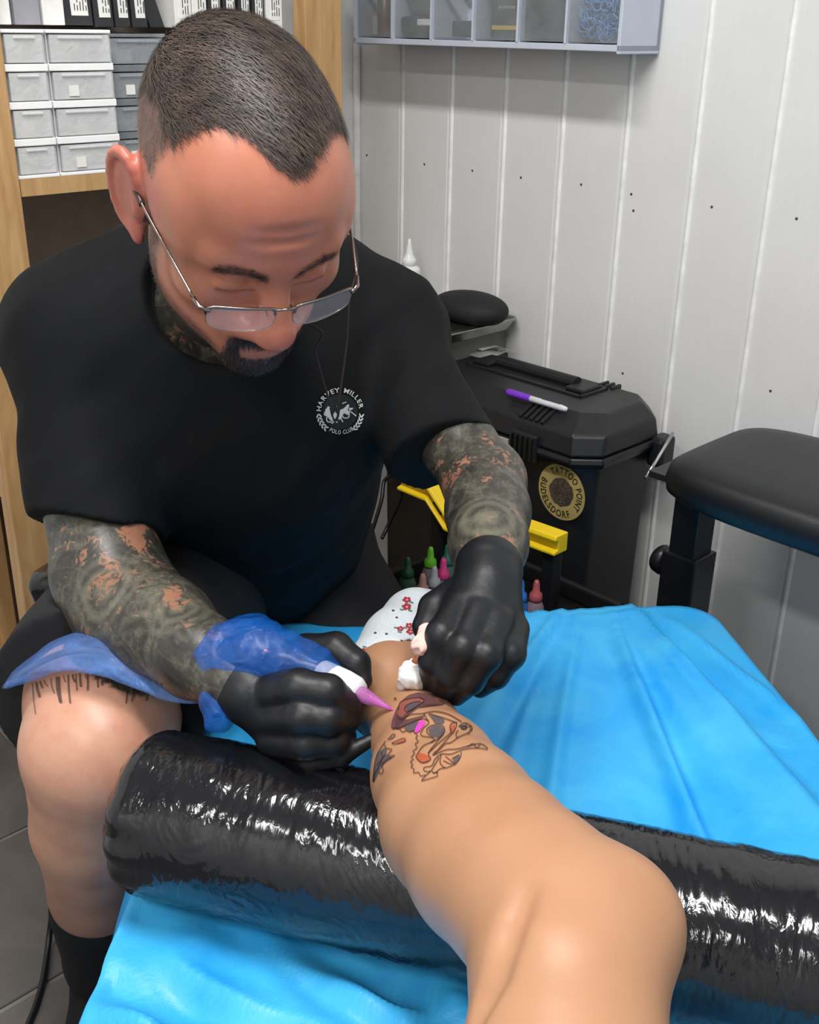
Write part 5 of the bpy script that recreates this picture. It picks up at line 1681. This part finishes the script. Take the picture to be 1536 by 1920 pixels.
# ---- the artist's stool
t = thing('stool', (-.22, 1.39, FZ), 'black upholstered stool under the artist', 'stool')
v, f = lathe_geo((-.22, 1.39, .455), [(.13, 0), (.165, .010), (.17, .04), (.16, .058), (.10, .066)], 32); obj('seat', v, f, M_VINYL, t, smooth=True)
v, f = lathe_geo((-.22, 1.39, FZ + .05), [(.03, 0), (.03, .16), (.02, .17), (.02, .245)], 16); obj('column', v, f, plain('chrome', (215, 218, 222), .15, 1.0), t, smooth=True)
for k in range(5):
    a = k * 1.2566 + .3
    e = np.array([-.22 + .15 * math.cos(a), 1.39 + .15 * math.sin(a), FZ + .055])
    v, f = tube_geo([(-.22, 1.39, FZ + .075), e], [.018, .012], 10); ob = obj('base_arm', v, f, M_MBLK, t, smooth=True)
    v, f = lathe_geo(e - [0, .012, .03], [(.024, 0), (.026, .004), (.026, .020), (.024, .024)], 14, (0, 1, 0)); obj('castor', v, f, M_MBLK, ob, smooth=True)
# shiny black bag hanging behind the thigh
bg = P(98, 1098, 1.36)
fl = Field(bg - .12, bg + .12, .004)
fl.ball(bg, (.030, .03, .024), .01); fl.ball(bg + [.03, .02, -.05], (.05, .04, .07), .03)
v, f = fl.mesh(1)
v = v + (.004 * sines(v, 60, 61) + .003 * np.abs(sines(v, 120, 62)))[:, None] * np.array([.7, .7, 1])
tag(obj('black_bag', v, f, M_WRAP, smooth=True), 'shiny black plastic bag behind the thigh at the left', 'bag')

# ================================================================== GLASSES
M_FRAME = plain('glasses_metal', (150, 140, 132), .22, 1.0)
M_TEMPLE = plain('temple_tortoise', (70, 54, 44), .3, var=.5, scale=120)
def m_lens():
    t = NT('lens_glass')
    t.set(col=lin((236, 226, 232)), rough=.04, alpha=.16, ior=1.45)
    return t.m
M_LENS = m_lens()
gy, gz = .116, -.010
t = thing('eyeglasses', H(0, gy, gz), 'narrow rectangular half-rim reading glasses low on the nose', 'glasses')
def lens_outline(s):
    cx = s * .033
    pts = []
    for (x, z) in [(-.024, .010), (0, .0115), (.025, .010), (.027, .0), (.023, -.010), (0, -.0135), (-.020, -.011), (-.0255, -.002)]:
        pts.append((cx + x * s, gy + .004 - .010 * ((cx + x * s) / .06) ** 2, gz + z))
    return smooth_path(np.array(pts + pts[:1]), 48)[:-1]
for s in (-1, 1):
    o = lens_outline(s)
    ow = np.array([H(*p) for p in o])
    c = ow.mean(0); n_ = HM[:, 1] * .0009
    N = len(ow)
    V = np.vstack([ow + n_, ow - n_])
    obj('lens', V, [tuple(range(N)), tuple(range(2 * N - 1, N - 1, -1))] + [(k, N + k, N + (k + 1) % N, (k + 1) % N) for k in range(N)], M_LENS, t)
    top = [p for p in o if p[2] > gz + .002]
    top = sorted(top, key=lambda p: p[0])
    v, f = tube_geo([H(*p) for p in top], .0013, 8); rim = obj('rim', v, f, M_FRAME, t, smooth=True)
    v, f = tube_geo(np.vstack([ow, ow[:1]]), .0004, 6, False); obj('rim_wire', v, f, M_FRAME, rim, smooth=True)
    hx = s * .066
    v, f = tube_geo([H(s * .058, gy - .003, gz + .009), H(s * .065, gy - .008, gz + .009), H(s * .0675, gy - .016, gz + .010)], .0018, 8); hb = obj('hinge', v, f, M_FRAME, t, smooth=True)
    v, f = tube_geo(smooth_path([H(s * .0675, gy - .016, gz + .010), H(s * .078, .05, gz + .016), H(s * .083, .008, .004), H(s * .084, -.022, .003), H(s * .082, -.042, -.022)], 30), [.0012] * 16 + [.0021] * 14, 8)
    tp = obj('temple', v, f, M_FRAME, t, smooth=True)
    v, f = tube_geo(smooth_path([H(s * .0825, .012, .003), H(s * .0845, -.010, .004), H(s * .084, -.024, .002), H(s * .082, -.043, -.022)], 20), .0026, 8); obj('temple_tip', v, f, M_TEMPLE, tp, smooth=True)
    v, f = tube_geo([H(s * .012, gy, gz - .002), H(s * .0105, gy - .009, gz - .004)], .0006, 6); npd = obj('nose_pad_arm', v, f, M_FRAME, t)
    v, f = lathe_geo(H(s * .0125, gy - .010, gz - .006), [(.0015, -.001), (.004, 0), (.0015, .001)], 12, HM @ np.array([s, .6, 0])); obj('nose_pad', v, f, M_LENS, npd, smooth=True)
v, f = tube_geo(smooth_path([H(-.0105, gy + .003, gz + .008), H(0, gy + .006, gz + .0105), H(.0105, gy + .003, gz + .008)], 14), .0012, 8); obj('bridge', v, f, M_FRAME, t, smooth=True)
# neck cord of the glasses hanging in front of the shirt
cords = [[H(.083, -.03, -.012), P(668, 470, .99), P(655, 560, .98), P(650, 640, .99), P(640, 720, 1.0), P(632, 775, 1.01)],
         [H(-.06, .03, -.1), P(583, 610, .94), P(592, 660, .96), P(608, 720, .99), P(625, 775, 1.01)]]
for c in cords[:]:
    v, f = tube_geo(smooth_path(c, 40), .0011, 6); obj('neck_cord', v, f, plain('cord_brown', (44, 34, 34), .7), t, smooth=True)

# ================================================================== TATTOO MACHINE IN ITS BLUE BAG
tip = hit(leg_bvh, 738, 1332, .0004)[0]
back = P(458, 1228, .955)
axm = tip - back; Lm = np.linalg.norm(axm); axm /= Lm
t = thing('tattoo_machine', P(620, 1285, .93), 'tattoo machine wrapped in a blue film bag with white grip and pink tip', 'tattoo machine')
grip0 = P(598, 1262, .938)
g_dir = tip - grip0; gL = np.linalg.norm(g_dir); g_dir /= gL
v, f = lathe_geo(grip0, [(.0115, 0), (.0130, .004), (.0135, gL * .35), (.0125, gL * .50), (.0100, gL * .56)], 24, g_dir); obj('grip', v, f, plain('grip_white', (226, 228, 230), .5, bump=.2), t, smooth=True)
M_TIP = film('tip_pink', (196, 110, 186), .5, .12)
v, f = lathe_geo(grip0 + g_dir * gL * .54, [(.0064, 0), (.0064, gL * .10), (.0046, gL * .22), (.0026, gL * .36), (.0013, gL * .43)], 18, g_dir); tp_ = obj('tube_tip', v, f, M_TIP, t, smooth=True)
v, f = tube_geo([grip0 + g_dir * gL * .7, tip], [.0012, .0006], 6); obj('needle', v, f, plain('needle_pink', (226, 70, 190), .25), tp_)
mbase = P(470, 1235, .955)
fm = Field(mbase - .11, mbase + .11, .0022)
fm.chain([(P(445, 1245, .955), .026), (P(490, 1232, .95), .024), (P(545, 1248, .945), .017), (P(605, 1266, .938), .014)], .008)
v, f = fm.mesh(1); mo = obj('motor_body', v, f, plain('motor_black', (20, 26, 48), .3), t, smooth=True)
v, f = lathe_geo(P(497, 1228, .932), [(.004, -.008), (.0055, -.005), (.0055, .005), (.003, .007)], 16, P(520, 1160, .93) - P(500, 1228, .932)); obj('motor_cap', v, f, plain('copper_cap', (206, 132, 92), .3, .6), t, smooth=True)
# the film bag: a loose crumpled skin round the motor, open at the left
def m_bag(name, col, op):
    q = NT(name)
    nz = q.noise(30, 4, .6, dist=1.5)
    q.set(col=lin(col), rough=.12, spec=.7, alpha=q.math('MULTIPLY_ADD', nz, .5, op - .25))
    q.bump(q.noise(60, 5, .6, dist=2.0), .6, .005)
    return q.m
M_BAG = m_bag('blue_bag_film', (18, 104, 205), .44)
fm = Field(mbase - .14, mbase + .14, .0022)
fm.chain([(P(430, 1232, .962), .030), (P(470, 1222, .955), .031), (P(530, 1240, .945), .025), (P(585, 1262, .938), .0195), (P(612, 1272, .936), .0165)], .012)
fm.cone((P(428, 1250, .96), .026), (P(415, 1315, .945), .016), .012)
fm.cone((P(415, 1315, .945), .016), (P(408, 1350, .94), .011), .01)
G = fm.win(fm.lo, fm.lo + fm.h * fm.n)[1][:fm.n[0], :fm.n[1], :fm.n[2]]
fm.F += (.0022 * sines(G, 85, 71) + .0022 * np.abs(sines(G, 140, 72)) - .001).astype(np.float32)
v, f = fm.mesh(0)
obj('barrier_bag', v, f, M_BAG, t, smooth=True, label='crumpled translucent blue film bag')

# clip cord sleeve lying over the thigh
shift = .0
path = [(12, 1283, 1.10), (60, 1250, 1.06), (130, 1222, 1.035), (210, 1226, 1.02), (290, 1262, 1.01), (350, 1290, .99), (395, 1300, .965), (420, 1290, .95)]
cpts = []
for (x, y, d) in path:
    cpts.append(P(x, y, d))
cpts = smooth_path(cpts, 70)
wid = np.interp(np.linspace(0, 1, 70), [0, .08, .3, .5, .7, .85, 1], [.006, .020, .027, .026, .020, .013, .012])
NN_ = 28
V = []
for i in range(70):
    T = cpts[min(i + 1, 69)] - cpts[max(i - 1, 0)]; T /= np.linalg.norm(T)
    vd = CP - cpts[i]; vd /= np.linalg.norm(vd)
    nrm_ = np.array([0, -.25, 1.0]); nrm_ -= T * (nrm_ @ T); nrm_ /= np.linalg.norm(nrm_)
    sd = np.cross(T, nrm_)
    for k in range(NN_):
        a = 2 * math.pi * k / NN_
        cr = 1 + .05 * math.sin(i * .31 + k * .9) + .025 * math.sin(i * .7 + k * 1.7)
        V.append(cpts[i] + sd * math.cos(a) * wid[i] * cr + nrm_ * (math.sin(a) * wid[i] * .34 * cr))
F = [(i * NN_ + k, i * NN_ + (k + 1) % NN_, (i + 1) * NN_ + (k + 1) % NN_, (i + 1) * NN_ + k) for i in range(69) for k in range(NN_)]
F.append(tuple(range(NN_ - 1, -1, -1))); F.append(tuple(69 * NN_ + k for k in range(NN_)))
cs = thing('cord_sleeve', cpts[20] - [0, 0, .02], 'translucent blue plastic cord sleeve lying across the thigh', 'sleeve')
obj('film_tube', V, F, m_bag('blue_sleeve_film', (96, 142, 216), .42), cs, smooth=True)
v, f = tube_geo(cpts[4:68], .0032, 8); obj('inner_cord', v, f, plain('cord_grey', (70, 76, 92), .5), cs, smooth=True)

# tissue in the left hand
def crumple(name, items, seed, mat, parent=None, amp=.004, h_=.0016):
    c = np.mean([p for p, r in items], axis=0)
    ff = Field(c - .06, c + .06, h_)
    ff.chain(items, .006)
    G = ff.win(ff.lo, ff.lo + ff.h * ff.n)[1][:ff.n[0], :ff.n[1], :ff.n[2]]
    ff.F += (amp * .4 * sines(G, 260, seed) + amp * .6 * np.abs(sines(G, 420, seed + 1)) - amp * .3).astype(np.float32)
    v, f = ff.mesh(0)
    return obj(name, v, f, mat, parent, smooth=True)
ts = thing('tissue', P(775, 1250, .94), 'crumpled white tissue stained pink, held in the gloved fingers', 'tissue')
M_TIS = plain('tissue_white', (236, 236, 234), .9, var=.05, bump=.4)
crumple('clean_end', px([(788, 1248, .925, 17), (776, 1268, .925, 25), (762, 1280, .935, 17)]), 81, M_TIS, ts)
crumple('stained_end', px([(796, 1184, .905, 15), (797, 1206, .90, 18), (790, 1222, .905, 14)]), 84, plain('tissue_stained', (226, 186, 176), .9, var=.25, scale=90), ts)
crumple('orange_stain', px([(782, 1238, .91, 9), (795, 1228, .905, 10)]), 87, plain('tissue_orange', (196, 116, 76), .9), ts, .002)

# cable on the floor at the lower left
q = [PZ(92, 1640, .34), PZ(98, 1700, .24), PZ(92, 1760, FZ + .02), PZ(80, 1840, FZ + .005), PZ(60, 1905, FZ + .005), PZ(20, 1990, FZ + .005)]
v, f = tube_geo(smooth_path(q, 50), .0042, 8)
tag(obj('power_cable', v, f, plain('cable_black', (18, 18, 20), .4), smooth=True), 'black cable hanging down to the grey tiled floor', 'cable')
